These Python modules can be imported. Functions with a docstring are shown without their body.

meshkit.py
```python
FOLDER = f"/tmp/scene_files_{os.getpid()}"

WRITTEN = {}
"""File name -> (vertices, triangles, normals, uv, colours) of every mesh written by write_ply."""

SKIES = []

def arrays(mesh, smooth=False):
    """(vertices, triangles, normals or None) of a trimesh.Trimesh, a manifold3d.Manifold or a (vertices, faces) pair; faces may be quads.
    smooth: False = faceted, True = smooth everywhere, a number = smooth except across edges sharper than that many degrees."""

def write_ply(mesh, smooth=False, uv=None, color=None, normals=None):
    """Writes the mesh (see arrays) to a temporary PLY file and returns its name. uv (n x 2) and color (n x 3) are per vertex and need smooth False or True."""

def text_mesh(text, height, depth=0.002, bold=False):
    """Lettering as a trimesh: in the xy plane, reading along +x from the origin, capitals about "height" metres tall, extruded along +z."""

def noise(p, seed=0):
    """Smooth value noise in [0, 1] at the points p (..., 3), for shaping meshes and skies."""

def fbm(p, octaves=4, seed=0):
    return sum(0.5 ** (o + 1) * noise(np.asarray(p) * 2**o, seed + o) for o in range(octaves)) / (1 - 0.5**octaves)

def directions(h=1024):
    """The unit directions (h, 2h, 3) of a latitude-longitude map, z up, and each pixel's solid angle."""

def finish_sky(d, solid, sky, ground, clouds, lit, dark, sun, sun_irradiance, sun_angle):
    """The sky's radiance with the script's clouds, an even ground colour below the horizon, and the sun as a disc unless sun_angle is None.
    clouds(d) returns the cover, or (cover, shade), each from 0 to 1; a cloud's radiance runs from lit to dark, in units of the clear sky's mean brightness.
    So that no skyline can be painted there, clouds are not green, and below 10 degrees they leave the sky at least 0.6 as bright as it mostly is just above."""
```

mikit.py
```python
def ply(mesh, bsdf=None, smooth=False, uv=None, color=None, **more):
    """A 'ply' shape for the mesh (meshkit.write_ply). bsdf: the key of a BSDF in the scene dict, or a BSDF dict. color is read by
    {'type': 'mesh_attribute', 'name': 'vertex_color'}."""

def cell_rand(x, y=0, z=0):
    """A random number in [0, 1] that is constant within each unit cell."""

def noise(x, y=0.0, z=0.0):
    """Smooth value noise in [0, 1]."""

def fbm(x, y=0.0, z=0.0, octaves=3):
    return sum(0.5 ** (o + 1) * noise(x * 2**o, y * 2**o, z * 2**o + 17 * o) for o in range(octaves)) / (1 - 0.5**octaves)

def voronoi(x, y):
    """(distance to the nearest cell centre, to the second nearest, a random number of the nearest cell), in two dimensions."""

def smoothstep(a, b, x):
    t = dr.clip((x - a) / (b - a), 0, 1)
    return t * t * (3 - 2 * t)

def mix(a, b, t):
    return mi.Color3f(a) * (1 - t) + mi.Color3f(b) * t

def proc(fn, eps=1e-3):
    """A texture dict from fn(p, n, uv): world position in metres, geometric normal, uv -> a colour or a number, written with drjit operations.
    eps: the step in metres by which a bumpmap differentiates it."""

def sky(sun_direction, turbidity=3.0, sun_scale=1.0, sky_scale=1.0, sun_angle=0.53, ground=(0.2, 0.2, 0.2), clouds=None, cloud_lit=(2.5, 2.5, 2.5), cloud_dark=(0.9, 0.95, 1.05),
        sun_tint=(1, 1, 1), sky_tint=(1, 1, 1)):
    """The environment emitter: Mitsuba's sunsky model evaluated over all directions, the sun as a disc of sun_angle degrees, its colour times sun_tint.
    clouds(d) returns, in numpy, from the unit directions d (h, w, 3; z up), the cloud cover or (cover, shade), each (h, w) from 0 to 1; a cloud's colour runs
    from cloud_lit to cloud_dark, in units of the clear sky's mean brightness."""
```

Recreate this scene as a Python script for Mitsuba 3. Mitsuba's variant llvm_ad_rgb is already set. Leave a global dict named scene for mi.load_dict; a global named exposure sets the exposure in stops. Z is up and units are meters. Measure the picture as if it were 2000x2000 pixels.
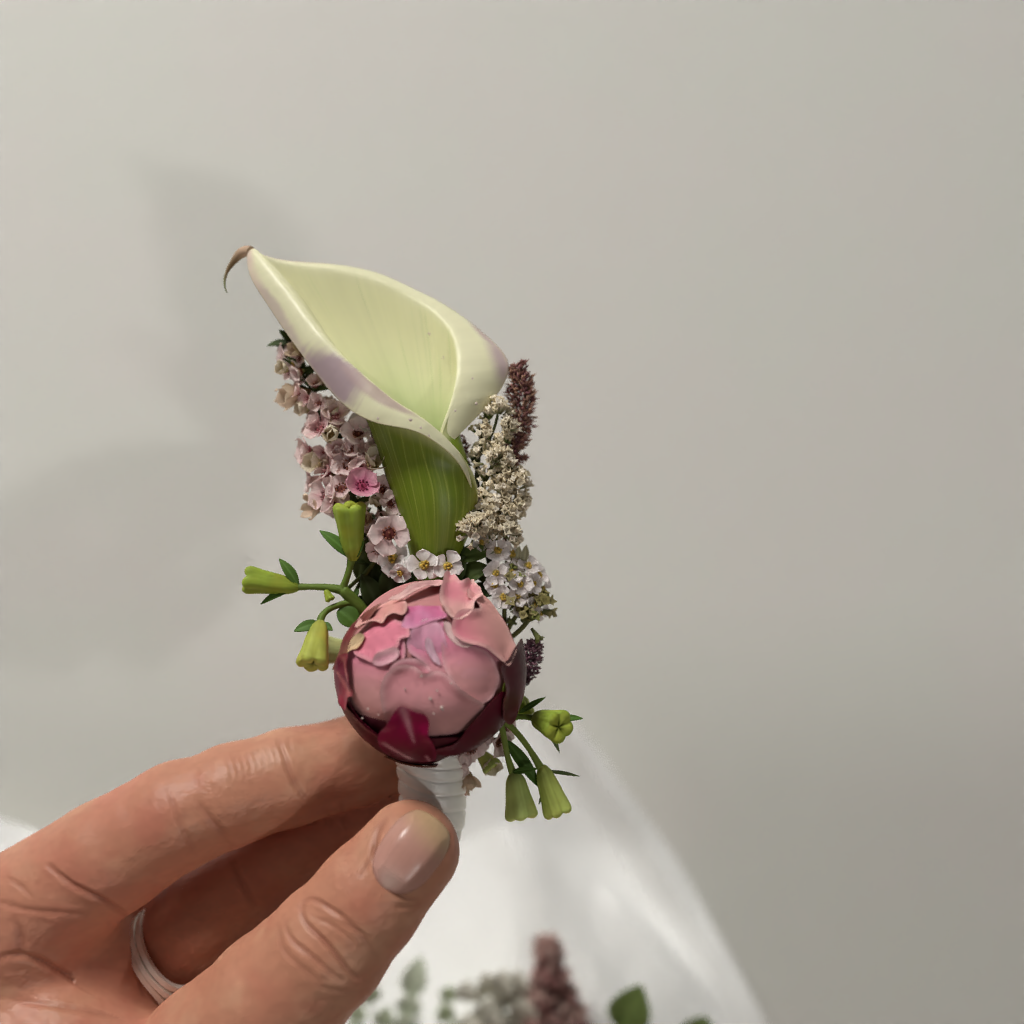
import math, random
import numpy as np, trimesh, mitsuba as mi, mikit, meshkit
from scipy.interpolate import CubicSpline, PchipInterpolator, LinearNDInterpolator
from scipy.spatial import Delaunay, cKDTree
from scipy.ndimage import gaussian_filter
import shapely
from shapely.geometry import Polygon, Point, LineString

T = mi.ScalarTransform4f
scene, labels = {}, {}
rng = np.random.default_rng(7)

# ------------------------------------------------------------------ camera, lamps, exposure
U = 9.5e-5            # modelling unit: 0.095 mm
DU = 2144.0           # camera distance from the plane y = 0, in units
Z0 = 1.2              # height of the held flowers above the floor
exposure = 0.0
scene['camera'] = {'type': 'thinlens', 'fov': 50.0, 'near_clip': 0.01, 'far_clip': 20.0,
                   'aperture_radius': 0.0032, 'focus_distance': (DU - 70) * U,
                   'to_world': T().look_at(origin=[0, -DU * U, Z0], target=[0, 0, Z0], up=[0, 0, 1])}
scene['ambient_fill'] = {'type': 'constant', 'radiance': {'type': 'rgb', 'value': [0.095, 0.094, 0.090]}}  # even ambient fill, added in place of light bounced round the room
LAMPS = [  # centre, half size, radiance: a ceiling lamp over the table and a small lamp behind the photographer's right
    ('ceiling_lamp', (-0.46, -0.56, Z0 + 1.06), 0.19, (41.0, 40.4, 38.4)),
]
for name, c, r, e in LAMPS:
    scene[name] = {'type': 'rectangle', 'to_world': T().translate(list(c)).rotate([1, 0, 0], 180).scale([r, r, 1]),
                   'emitter': {'type': 'area', 'radiance': {'type': 'rgb', 'value': list(e)}}}
labels['ceiling_lamp'] = {'label': 'square lit ceiling lamp above the hand', 'category': 'lamp'}
scene['round_lamp'] = {'type': 'sphere', 'center': [0.88, -2.0, Z0 - 0.80], 'radius': 0.058,
                       'emitter': {'type': 'area', 'radiance': {'type': 'rgb', 'value': [202.0, 200.0, 193.0]}}}
labels['round_lamp'] = {'label': 'small round lit lamp behind the camera', 'category': 'lamp'}

# ------------------------------------------------------------------ helpers
def at(x, y, d=0.0):
    """A point from its sight line (x, y in 1/2000 of the view) and its depth d behind the plane y = 0, in units."""
    x, y, d = np.broadcast_arrays(np.asarray(x, float), np.asarray(y, float), np.asarray(d, float))
    k = (DU + d) / DU
    return np.stack([(x - 1000) * k * U, d * U, Z0 + (1000 - y) * k * U], -1)

def ats(pts):
    p = np.asarray(pts, float)
    return at(p[:, 0], p[:, 1], p[:, 2])

def sight(P):
    """The inverse of at()."""
    d = P[..., 1] / U
    k = (DU + d) / DU
    return np.stack([P[..., 0] / U / k + 1000, 1000 - (P[..., 2] - Z0) / U / k, d], -1)

def sstep(a, b, x):
    t = np.clip((np.asarray(x, float) - a) / (b - a), 0, 1)
    return t * t * (3 - 2 * t)

def mixc(a, b, t):
    t = np.asarray(t)[..., None]
    return np.asarray(a) * (1 - t) + np.asarray(b) * t

def numbered(key):
    if key not in USED:
        USED.add(key)
        return key
    n = 1
    while f'{key}_{n:03d}' in USED:
        n += 1
    USED.add(f'{key}_{n:03d}')
    return f'{key}_{n:03d}'

USED = set()

def add(name, shape, parent=None, label=None, category=None, group=None, kind=None):
    key = numbered(f'{parent}__{name}' if parent else name)
    if shape is not None:
        scene[key] = shape
    lab = {k: v for k, v in (('label', label), ('category', category), ('group', group), ('kind', kind)) if v}
    if lab:
        labels[key] = lab
    return key

def spline(pts, n):
    p = np.asarray(pts, float)
    s = np.r_[0, np.cumsum(np.maximum(np.linalg.norm(np.diff(p[:, :3], axis=0), axis=1), 1e-9))]
    f = CubicSpline(s, p) if len(p) > 2 else (lambda q: p[0] + (p[-1] - p[0]) * (np.asarray(q) / s[-1])[:, None])
    return f(np.linspace(0, s[-1], n))

def tube(pts, radii, n=24, sides=10, caps=True):
    """A round tube along world points, radii in metres."""
    P = spline(pts, n)
    R = np.interp(np.linspace(0, 1, n), np.linspace(0, 1, len(radii)), radii)
    tan = np.gradient(P, axis=0)
    tan /= np.linalg.norm(tan, axis=1, keepdims=True) + 1e-12
    nrm = np.cross(tan[0], [0.31, 0.77, 0.55]); nrm /= np.linalg.norm(nrm)
    a = np.linspace(0, 2 * np.pi, sides, endpoint=False)
    rows = []
    for i in range(n):
        nrm = nrm - tan[i] * (nrm @ tan[i]); nrm /= np.linalg.norm(nrm)
        b = np.cross(tan[i], nrm)
        rows.append(P[i] + R[i] * (np.cos(a)[:, None] * nrm + np.sin(a)[:, None] * b))
    V = np.concatenate(rows)
    i, j = np.meshgrid(np.arange(n - 1), np.arange(sides), indexing='ij')
    q = np.stack([i * sides + j, i * sides + (j + 1) % sides, (i + 1) * sides + (j + 1) % sides, (i + 1) * sides + j], -1).reshape(-1, 4)
    F = np.vstack([q[:, [0, 1, 2]], q[:, [0, 2, 3]]])
    if caps:
        V = np.vstack([V, P[0], P[-1]])
        k = np.arange(sides)
        F = np.vstack([F, np.stack([(k + 1) % sides, k, k * 0 + n * sides], 1), np.stack([(n - 1) * sides + k, (n - 1) * sides + (k + 1) % sides, k * 0 + n * sides + 1], 1)])
    return trimesh.Trimesh(V, F, process=False)

def sheet(P):
    m, n = P.shape[:2]
    i, j = np.meshgrid(np.arange(m - 1), np.arange(n - 1), indexing='ij')
    q = np.stack([i * n + j, (i + 1) * n + j, (i + 1) * n + j + 1, i * n + j + 1], -1).reshape(-1, 4)
    return P.reshape(-1, 3), np.vstack([q[:, [0, 1, 2]], q[:, [0, 2, 3]]])

def solid_sheet(P, th, side=1.0):
    """A sheet with thickness: the grid P and the grid moved by th against its normal, closed along its border."""
    du, dv = np.gradient(P, axis=0), np.gradient(P, axis=1)
    nr = np.cross(du, dv); nr /= np.linalg.norm(nr, axis=-1, keepdims=True) + 1e-15
    Q = P - side * nr * (np.asarray(th)[..., None] if np.ndim(th) else th)
    m, n = P.shape[:2]
    V1, F1 = sheet(P); V2, F2 = sheet(Q)
    ring = np.concatenate([np.arange(n), np.arange(1, m) * n + n - 1, (m - 1) * n + np.arange(n - 2, -1, -1), np.arange(m - 2, 0, -1) * n])
    nx = np.roll(ring, -1)
    o = len(V1)
    FS = np.vstack([np.stack([ring, nx, nx + o], 1), np.stack([ring, nx + o, ring + o], 1)])
    return np.vstack([V1, V2]), np.vstack([F1, F2[:, ::-1] + o, FS])

def basis(n, roll=0.0):
    n = np.asarray(n, float); n = n / np.linalg.norm(n)
    a = np.cross([0, 0, 1.0] if abs(n[2]) < 0.95 else [1.0, 0, 0], n); a /= np.linalg.norm(a)
    b = np.cross(n, a)
    c, s = math.cos(roll), math.sin(roll)
    return np.stack([c * a + s * b, -s * a + c * b, n], 1)

def xf(R, p, s=1.0):
    M = np.eye(4); M[:3, :3] = R * s; M[:3, 3] = p
    return T(M.tolist())

# ------------------------------------------------------------------ materials
def vcol(rough=0.5, spec=0.4, **kw):
    return {'type': 'twosided', 'b': {'type': 'principled', 'base_color': {'type': 'mesh_attribute', 'name': 'vertex_color'}, 'roughness': rough, 'specular': spec, **kw}}

def thin(rough=0.55, tr=0.5):
    return {'type': 'principledthin', 'base_color': {'type': 'mesh_attribute', 'name': 'vertex_color'}, 'roughness': rough, 'diff_trans': tr, 'spec_trans': 0.0}

def bumped(inner, fn, scale, eps):
    return {'type': 'twosided', 'b': {'type': 'bumpmap', 'tex': mikit.proc(fn, eps=eps), 'scale': scale, 'b': inner['b']}}

scene['petal_mat'] = vcol(0.68, 0.15, sheen=0.1)
scene['thin_petal_mat'] = thin(0.6, 0.45)
scene['leaf_mat'] = vcol(0.58, 0.22)
scene['spathe_mat'] = vcol(0.42, 0.4, sheen=0.3)
scene['dark_petal_mat'] = vcol(0.38, 0.12)
scene['skin_mat'] = bumped(vcol(0.46, 0.32, sheen=0.05),
                           lambda p, n, uv: 0.55 * mikit.fbm(p.x * 1500, p.y * 1500, p.z * 1500, 2) + 0.45 * mikit.noise(p.x * 700 + p.z * 500, p.y * 900, p.z * 420 - p.x * 600),
                           0.00017, 1e-4)
scene['nail_mat'] = vcol(0.30, 0.4)
scene['silver_mat'] = {'type': 'twosided', 'b': {'type': 'principled', 'base_color': {'type': 'rgb', 'value': [0.78, 0.75, 0.69]}, 'metallic': 0.55, 'roughness': 0.28}}
scene['water_mat'] = {'type': 'principled', 'base_color': {'type': 'rgb', 'value': [0.62, 0.50, 0.46]}, 'roughness': 0.06, 'specular': 0.6}
scene['satin_mat'] = bumped({'b': {'type': 'principled', 'base_color': {'type': 'rgb', 'value': [0.93, 0.91, 0.86]}, 'roughness': 0.26, 'specular': 0.8, 'sheen': 0.4, 'anisotropic': 0.6}},
                            lambda p, n, uv: mikit.fbm(p.x * 2600, p.y * 2600, p.z * 2600, 2), 0.00012, 6e-5)
scene['wall_mat'] = bumped({'b': {'type': 'principled', 'base_color': mikit.proc(lambda p, n, uv: mikit.mix((0.748, 0.724, 0.690), (0.738, 0.732, 0.688), mikit.smoothstep(0.3, 0.7, mikit.fbm(p.x * 22, p.y * 22, p.z * 22, 3)))), 'roughness': 0.75, 'specular': 0.2}},
                           lambda p, n, uv: mikit.fbm(p.x * 900, p.y * 900, p.z * 900, 2), 0.00006, 3e-4)
scene['paper_mat'] = {'type': 'twosided', 'b': {'type': 'principled', 'base_color': {'type': 'rgb', 'value': [0.90, 0.895, 0.885]}, 'roughness': 0.55, 'specular': 0.3}}
scene['table_mat'] = {'type': 'twosided', 'b': {'type': 'principled', 'base_color': {'type': 'rgb', 'value': [0.20, 0.17, 0.14]}, 'roughness': 0.5}}

# ------------------------------------------------------------------ the setting
WALL_Y = 0.18
add('wall', mikit.ply(trimesh.creation.box(extents=(3.2, 0.04, 2.8), transform=trimesh.transformations.translation_matrix([0.2, WALL_Y + 0.02, 1.6])), 'wall_mat'),
    label='plain pale grey painted wall', kind='structure')
add('table', mikit.ply(trimesh.creation.box(extents=(1.8, 1.1, 0.03), transform=trimesh.transformations.translation_matrix([0.0, -0.14, Z0 - 0.375])), 'table_mat'),
    label='table below the hand', kind='structure')

# ------------------------------------------------------------------ the hand
def round_cone(P, a, b, r1, r2):
    ba = b - a
    l2 = float(ba @ ba); rr = r1 - r2; a2 = l2 - rr * rr; il2 = 1.0 / l2
    pa = P - a
    y = pa @ ba
    z = y - l2
    q = pa * l2 - y[..., None] * ba
    x2 = np.einsum('...i,...i->...', q, q)
    y2, z2 = y * y * l2, z * z * l2
    k = np.sign(rr) * rr * rr * x2
    out = (np.sqrt(np.maximum(x2 * a2 * il2, 0)) + y * rr) * il2 - r1
    c1 = np.sign(z) * a2 * z2 > k
    c2 = ~c1 & (np.sign(y) * a2 * y2 < k)
    out = np.where(c1, np.sqrt(x2 + z2) * il2 - r2, out)
    return np.where(c2, np.sqrt(x2 + y2) * il2 - r1, out).astype(np.float32)

def smin(a, b, k):
    h = np.maximum(k - np.abs(a - b), 0) / k
    return np.minimum(a, b) - h * h * k * 0.25

def surface_nets(V, origin, h):
    s = V < 0
    shp = np.array(V.shape) - 1
    cs = np.zeros(shp, np.int8)
    for dx, dy, dz in np.ndindex(2, 2, 2):
        cs += s[dx:dx + shp[0], dy:dy + shp[1], dz:dz + shp[2]]
    act = np.argwhere((cs > 0) & (cs < 8))
    idx = -np.ones(shp, np.int64); idx[tuple(act.T)] = np.arange(len(act))
    acc, cnt = np.zeros((len(act), 3)), np.zeros(len(act))
    corners = np.array(list(np.ndindex(2, 2, 2)))
    for a in corners:
        for ax in range(3):
            if a[ax] == 0:
                b = a.copy(); b[ax] = 1
                va = V[tuple((act + a).T)].astype(float); vb = V[tuple((act + b).T)].astype(float)
                m = (va < 0) != (vb < 0)
                t = np.where(m, va / np.where(m, va - vb, 1), 0)
                p = a + t[:, None] * (b - a)
                acc[m] += p[m]; cnt[m] += 1
    verts = origin + h * (act + acc / cnt[:, None])
    faces = []
    for ax in range(3):
        sl0 = [slice(None)] * 3; sl1 = [slice(None)] * 3
        sl0[ax] = slice(0, -1); sl1[ax] = slice(1, None)
        e = np.argwhere(s[tuple(sl0)] != s[tuple(sl1)])
        o1, o2 = (ax + 1) % 3, (ax + 2) % 3
        e = e[(e[:, o1] > 0) & (e[:, o2] > 0) & (e[:, o1] < shp[o1]) & (e[:, o2] < shp[o2])]
        inside = s[tuple(e.T)]
        def cell(d1, d2):
            c = e.copy(); c[:, o1] -= d1; c[:, o2] -= d2
            return idx[tuple(c.T)]
        q = np.stack([cell(1, 1), cell(0, 1), cell(0, 0), cell(1, 0)], 1)
        q = np.where(inside[:, None], q, q[:, ::-1])
        faces += [q[:, [0, 1, 2]], q[:, [0, 2, 3]]]
    return trimesh.Trimesh(verts, np.vstack(faces), process=False)

def units(x, y, d, r):
    """Joint in local units (world / U, height relative to Z0) and its radius there."""
    p = at(x, y, d)
    return np.array([p[0], p[1], p[2] - Z0]) / U, r * (DU + d) / DU

INDEX = [(40, 1790, 40, 128), (215, 1672, 24, 112), (345, 1594, 20, 103), (455, 1552, 34, 97), (565, 1518, 62, 93), (690, 1487, 110, 86), (800, 1470, 150, 76)]
MIDDLE = [(190, 2000, 125, 94), (300, 1890, 140, 80), (392, 1795, 138, 97), (560, 1672, 150, 84), (690, 1600, 160, 80), (850, 1532, 150, 66)]
RINGF = [(190, 2070, 260, 92), (430, 1912, 292, 78), (590, 1800, 300, 74), (740, 1680, 285, 62)]
THUMB = [(300, 2215, -60, 165), (420, 2075, -92, 150), (530, 1962, -128, 134), (640, 1850, -150, 119), (722, 1752, -152, 107), (800, 1662, -146, 97)]
PALM = [((-160, 1860, 70, 175), (60, 1850, 70, 138)), ((60, 1850, 70, 130), (190, 1900, 95, 105)), ((190, 1900, 100, 95), (300, 2040, 110, 95)), ((60, 1830, 190, 110), (330, 1760, 250, 95)),
        ((-160, 2010, -10, 130), (120, 2045, -20, 110)), ((120, 2045, -20, 110), (330, 2120, -20, 110)), ((-60, 2150, 60, 180), (260, 2150, 60, 150))]

def build_hand():
    h = 3.7
    lo, hi = np.array([-1190.0, -300.0, -1130.0]), np.array([-40.0, 345.0, -350.0])
    n = np.ceil((hi - lo) / h).astype(int)
    ax = [lo[k] + h * np.arange(n[k]) for k in range(3)]
    big = np.full(n, 60.0, np.float32)
    def field(segs, k):
        out = big.copy()
        for a, b in segs:
            (pa, ra), (pb, rb) = units(*a), units(*b)
            m = max(ra, rb) + 45
            l = np.clip(np.floor((np.minimum(pa, pb) - m - lo) / h).astype(int), 0, n)
            u = np.clip(np.ceil((np.maximum(pa, pb) + m - lo) / h).astype(int), 0, n)
            if (u <= l).any():
                continue
            sl = tuple(slice(l[i], u[i]) for i in range(3))
            P = np.stack(np.meshgrid(*[ax[i][sl[i]] for i in range(3)], indexing='ij'), -1)
            out[sl] = smin(out[sl], round_cone(P, pa, pb, ra, rb), k)
        return out
    chain = lambda c: list(zip(c[:-1], c[1:]))
    palm = field(PALM, 40)
    parts = [smin(field(chain(c), 14), palm, k) for c, k in ((INDEX, 46), (MIDDLE, 16), (RINGF, 14), (THUMB, 34))]
    d = parts[0]
    for p in parts[1:]:
        d = smin(d, p, 4)
    m = surface_nets(d, lo, h)
    trimesh.smoothing.filter_taubin(m, iterations=8)
    return m

hand = build_hand()
HV = np.array(hand.vertices)
HN = np.array(hand.vertex_normals)
W = np.stack([HV[:, 0] * U, HV[:, 1] * U, HV[:, 2] * U + Z0], 1)
SG = sight(W)
# creases and small folds of the skin: polylines where the skin is drawn in
CREASES = [  # points, width, depth
    ([(95, 1690), (112, 1706), (150, 1733), (190, 1752), (225, 1772), (250, 1790)], 8, 9),
    ([(250, 1790), (268, 1830), (272, 1880), (284, 1945)], 6, 5),
    ([(455, 1655), (462, 1700), (485, 1745), (500, 1775)], 9, 5), ([(668, 1565), (672, 1600), (690, 1640)], 8, 4), ([(640, 1580), (648, 1612)], 7, 3),
    ([(0, 1760), (50, 1776), (110, 1782), (160, 1786)], 8, 4),
    ([(15, 1715), (45, 1735), (60, 1752)], 7, 3),
    ([(0, 1872), (50, 1868), (110, 1893), (170, 1923), (240, 1950), (310, 1978)], 10, 12),
    ([(0, 1950), (80, 1960), (160, 1972), (250, 1990)], 9, 4),
    ([(30, 1800), (42, 1840), (40, 1868)], 12, 6),
    ([(330, 1545), (342, 1580), (352, 1605)], 7, 3), ([(385, 1565), (420, 1610), (445, 1640)], 10, 4),
    ([(350, 1600), (368, 1640), (380, 1665)], 8, 3),
    ([(545, 1445), (556, 1480), (575, 1530), (600, 1565)], 8, 4.5), ([(560, 1440), (570, 1470)], 6, 2),
    ([(590, 1775), (596, 1800), (625, 1830), (660, 1870), (690, 1905), (700, 1912)], 7, 8),
    ([(588, 1772), (610, 1757), (640, 1772), (670, 1790)], 7, 5),
    ([(640, 1772), (690, 1810), (722, 1850), (735, 1870)], 8, 4),
    ([(560, 1800), (566, 1830), (600, 1860), (640, 1895), (668, 1915)], 7, 5),
    ([(548, 1812), (552, 1850), (590, 1890), (620, 1915)], 8, 3),
    ([(620, 1925), (660, 1935), (700, 1935)], 7, 2.5),
    ([(660, 1800), (690, 1815), (720, 1830)], 6, 2.5), ([(610, 1790), (650, 1808), (690, 1840)], 6, 2.5),
    ([(752, 1602), (738, 1625), (732, 1650), (734, 1680), (745, 1710), (765, 1735), (790, 1752), (815, 1758)], 8, 8),
    ([(731, 1655), (718, 1690), (705, 1710)], 7, 4),
    ([(770, 1770), (800, 1772), (830, 1762)], 8, 3),
]
for k in range(9):   # fine lines on the back of the index finger
    x = 440 + 13 * k
    CREASES.append(([(x, 1478 - 0.26 * (x - 440)), (x + 9, 1500 - 0.26 * (x - 440)), (x + 12, 1522 - 0.2 * (x - 440))], 4, 1.3))
front = (HN[:, 1] < 0.15)
disp = np.zeros(len(HV))
red = np.zeros(len(HV))  # crease mask for the painted shade and the redness of the folds
for pts, w, dp in CREASES:
    pp = spline(np.c_[np.array(pts, float), np.zeros(len(pts))], 40)[:, :2]
    # skin vertices near this line, nearest to the viewer first
    dist, j = cKDTree(pp).query(SG[:, :2], distance_upper_bound=w * 6)
    ok = front & np.isfinite(dist)
    if not ok.any():
        continue
    taper = np.sin(np.pi * np.clip((np.minimum(j, len(pp) - 1) + 2) / (len(pp) + 3), 0, 1)) ** 0.5
    near = np.full(len(pp), 1e9); np.minimum.at(near, j[ok], SG[ok, 2])
    ok &= SG[:, 2] < near[np.minimum(j, len(pp) - 1)] + 45
    w = w * 0.68; x = dist[ok] / w
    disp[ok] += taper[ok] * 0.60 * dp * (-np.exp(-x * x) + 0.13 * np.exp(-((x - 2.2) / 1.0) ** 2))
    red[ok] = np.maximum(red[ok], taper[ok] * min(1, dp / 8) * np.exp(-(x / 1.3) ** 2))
lump = (meshkit.fbm(HV / 70.0, 3, seed=3) - 0.5) * 6 + (meshkit.fbm(HV / 22.0, 2, seed=5) - 0.5) * 1.2
HV = HV + HN * (disp + lump)[:, None]
W = np.stack([HV[:, 0] * U, HV[:, 1] * U, HV[:, 2] * U + Z0], 1)
m1 = meshkit.fbm(HV / 60.0, 3, seed=11)
m2 = meshkit.fbm(HV / 14.0, 3, seed=12)
SKIN, RED, PALE = (0.465, 0.205, 0.130), (0.42, 0.130, 0.090), (0.50, 0.248, 0.158)
col = mixc(SKIN, PALE, sstep(0.45, 0.75, m1))
col = mixc(col, RED, 0.42 * sstep(0.45, 0.8, meshkit.fbm(HV / 85.0, 3, seed=21)))
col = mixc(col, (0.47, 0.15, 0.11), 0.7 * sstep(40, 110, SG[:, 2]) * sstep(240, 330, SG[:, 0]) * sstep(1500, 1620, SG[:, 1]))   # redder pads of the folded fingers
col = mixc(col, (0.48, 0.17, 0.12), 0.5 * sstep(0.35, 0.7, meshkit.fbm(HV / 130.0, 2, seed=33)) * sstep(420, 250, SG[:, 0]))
col = mixc(col, (0.28, 0.095, 0.06), 0.75 * red)  # crease lines painted darker to stand for their shade, and naturally redder
col = col * (0.94 + 0.12 * m2[:, None])
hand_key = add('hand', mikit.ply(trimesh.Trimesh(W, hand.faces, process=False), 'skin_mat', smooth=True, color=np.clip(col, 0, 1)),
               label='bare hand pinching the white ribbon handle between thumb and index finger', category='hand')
# depth of the skin seen from the front, to seat the nail
fm = (HN[:, 1] < -0.2)
tm = fm & (SG[:, 0] > 640) & (SG[:, 0] < 940) & (SG[:, 1] > 1500) & (SG[:, 1] < 1850) & (SG[:, 2] < -120)
skin_depth = LinearNDInterpolator(SG[tm][:, :2], SG[tm][:, 2])

def build_nail():
    c = np.array([801.0, 1666.0]); axis = np.array([0.60, -0.80]); perp = np.array([0.80, 0.60])
    m, n = 40, 34
    b = np.linspace(-1, 1, m)[:, None]; a = np.linspace(-1, 1, n)[None, :]
    hl, hw = 82.0, 56.0
    wd = np.where(b < 0, np.sqrt(np.maximum(1 - (np.abs(b)) ** 2.6, 0.003)), np.sqrt(np.maximum(1 - 0.62 * np.abs(b) ** 3.2, 0.003)))
    A, B = a * wd * hw, b * hl * (1 - 0.08 * a * a * (b > 0))
    X = c[0] + A * perp[0] + B * axis[0]; Y = c[1] + A * perp[1] + B * axis[1]
    cen = np.array([c[0], c[1]])
    d = skin_depth(X, Y)
    bad = np.isnan(d)
    if bad.any():
        d[bad] = np.nanmax(d)
    d = gaussian_filter(d, 1.5)
    edge = np.maximum(np.abs(a), np.abs(b) * 0.97)
    d = d - 9 * (1 - sstep(0.55, 1.0, edge)) + 3.0 * sstep(0.9, 1.0, edge)
    d = d - 6.0 * sstep(0.55, 0.95, b) * (1 - a * a * 0.5)
    P = at(X, Y, d)
    V, F = solid_sheet(P, 4 * U, side=1.0)
    t = (b + 1) / 2 + 0 * a
    base = mixc((0.46, 0.225, 0.185), (0.47, 0.255, 0.20), t)
    lun = np.exp(-(((b + 0.86) / 0.34) ** 2 + (a / 0.62) ** 2))
    base = mixc(base, (0.56, 0.38, 0.33), 0.85 * lun)
    base = mixc(base, (0.50, 0.33, 0.19), sstep(0.55, 0.95, t - 0.10 * a * a + 0.08 * a))
    base = base * (0.985 + 0.02 * np.sin(a * 31 + 2 * np.sin(a * 9)))[..., None]
    cc = np.vstack([base.reshape(-1, 3)] * 2)
    return mikit.ply((V, F), 'nail_mat', smooth=True, color=np.clip(cc, 0, 1))
add('fingernail', build_nail(), hand_key, label='short pale thumb nail')

# ------------------------------------------------------------------ the finger ring
def build_ring(parent):
    c, _ = units(346, 1864, 136, 1)
    p1, _ = units(424, 1796, 120, 1)
    axis = p1 - c; axis /= np.linalg.norm(axis)
    R = basis(axis)
    a = np.linspace(0, 2 * np.pi, 96, endpoint=False)
    # where the band widens into a grooved front: the lower camera-facing side
    def band(off, width, rad, th, wide):
        prof = [(-1, 0), (-0.8, 1), (0.8, 1), (1, 0), (0.7, -0.6), (-0.7, -0.6)]
        rows = []
        w = width * (1 + wide(a)); o = off * (1 + 3.2 * wide(a))
        for s, t in prof:
            rr = rad + th * t
            loc = np.stack([rr * np.cos(a), rr * np.sin(a), o + s * w * 0.5], 1)
            rows.append(c + loc @ R.T)
        G = np.stack(rows, 1)
        m, k = G.shape[:2]
        i, j = np.meshgrid(np.arange(m), np.arange(k), indexing='ij')
        q = np.stack([i * k + j, ((i + 1) % m) * k + j, ((i + 1) % m) * k + (j + 1) % k, i * k + (j + 1) % k], -1).reshape(-1, 4)
        V = G.reshape(-1, 3)
        V = np.stack([V[:, 0] * U, V[:, 1] * U, V[:, 2] * U + Z0], 1)
        return trimesh.Trimesh(V, np.vstack([q[:, [0, 1, 2]], q[:, [0, 2, 3]]]), process=False)
    low = np.array([395, 1925.0, 75.0]); lw, _ = units(*low, 1)
    loc = (lw - c) @ R
    a0 = math.atan2(loc[1], loc[0])
    wide = lambda q: np.exp(-((np.angle(np.exp(1j * (q - a0)))) / 0.42) ** 2)
    for k, off in enumerate((-13.5, 0.0, 13.5)):
        add('band', mikit.ply(band(off, 14.0, 109 + (2 if k == 1 else 0), 7.0, lambda q: 1.0 * wide(q)), 'silver_mat', smooth=35), parent)
ring = add('finger_ring', None, label='silver ring with a grooved front worn on the middle finger', category='ring')
build_ring(ring)

# ------------------------------------------------------------------ the boutonniere
BT = add('boutonniere', None, label='boutonniere of calla lily, pink peony bud and small filler flowers tied with white ribbon', category='boutonniere')

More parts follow.
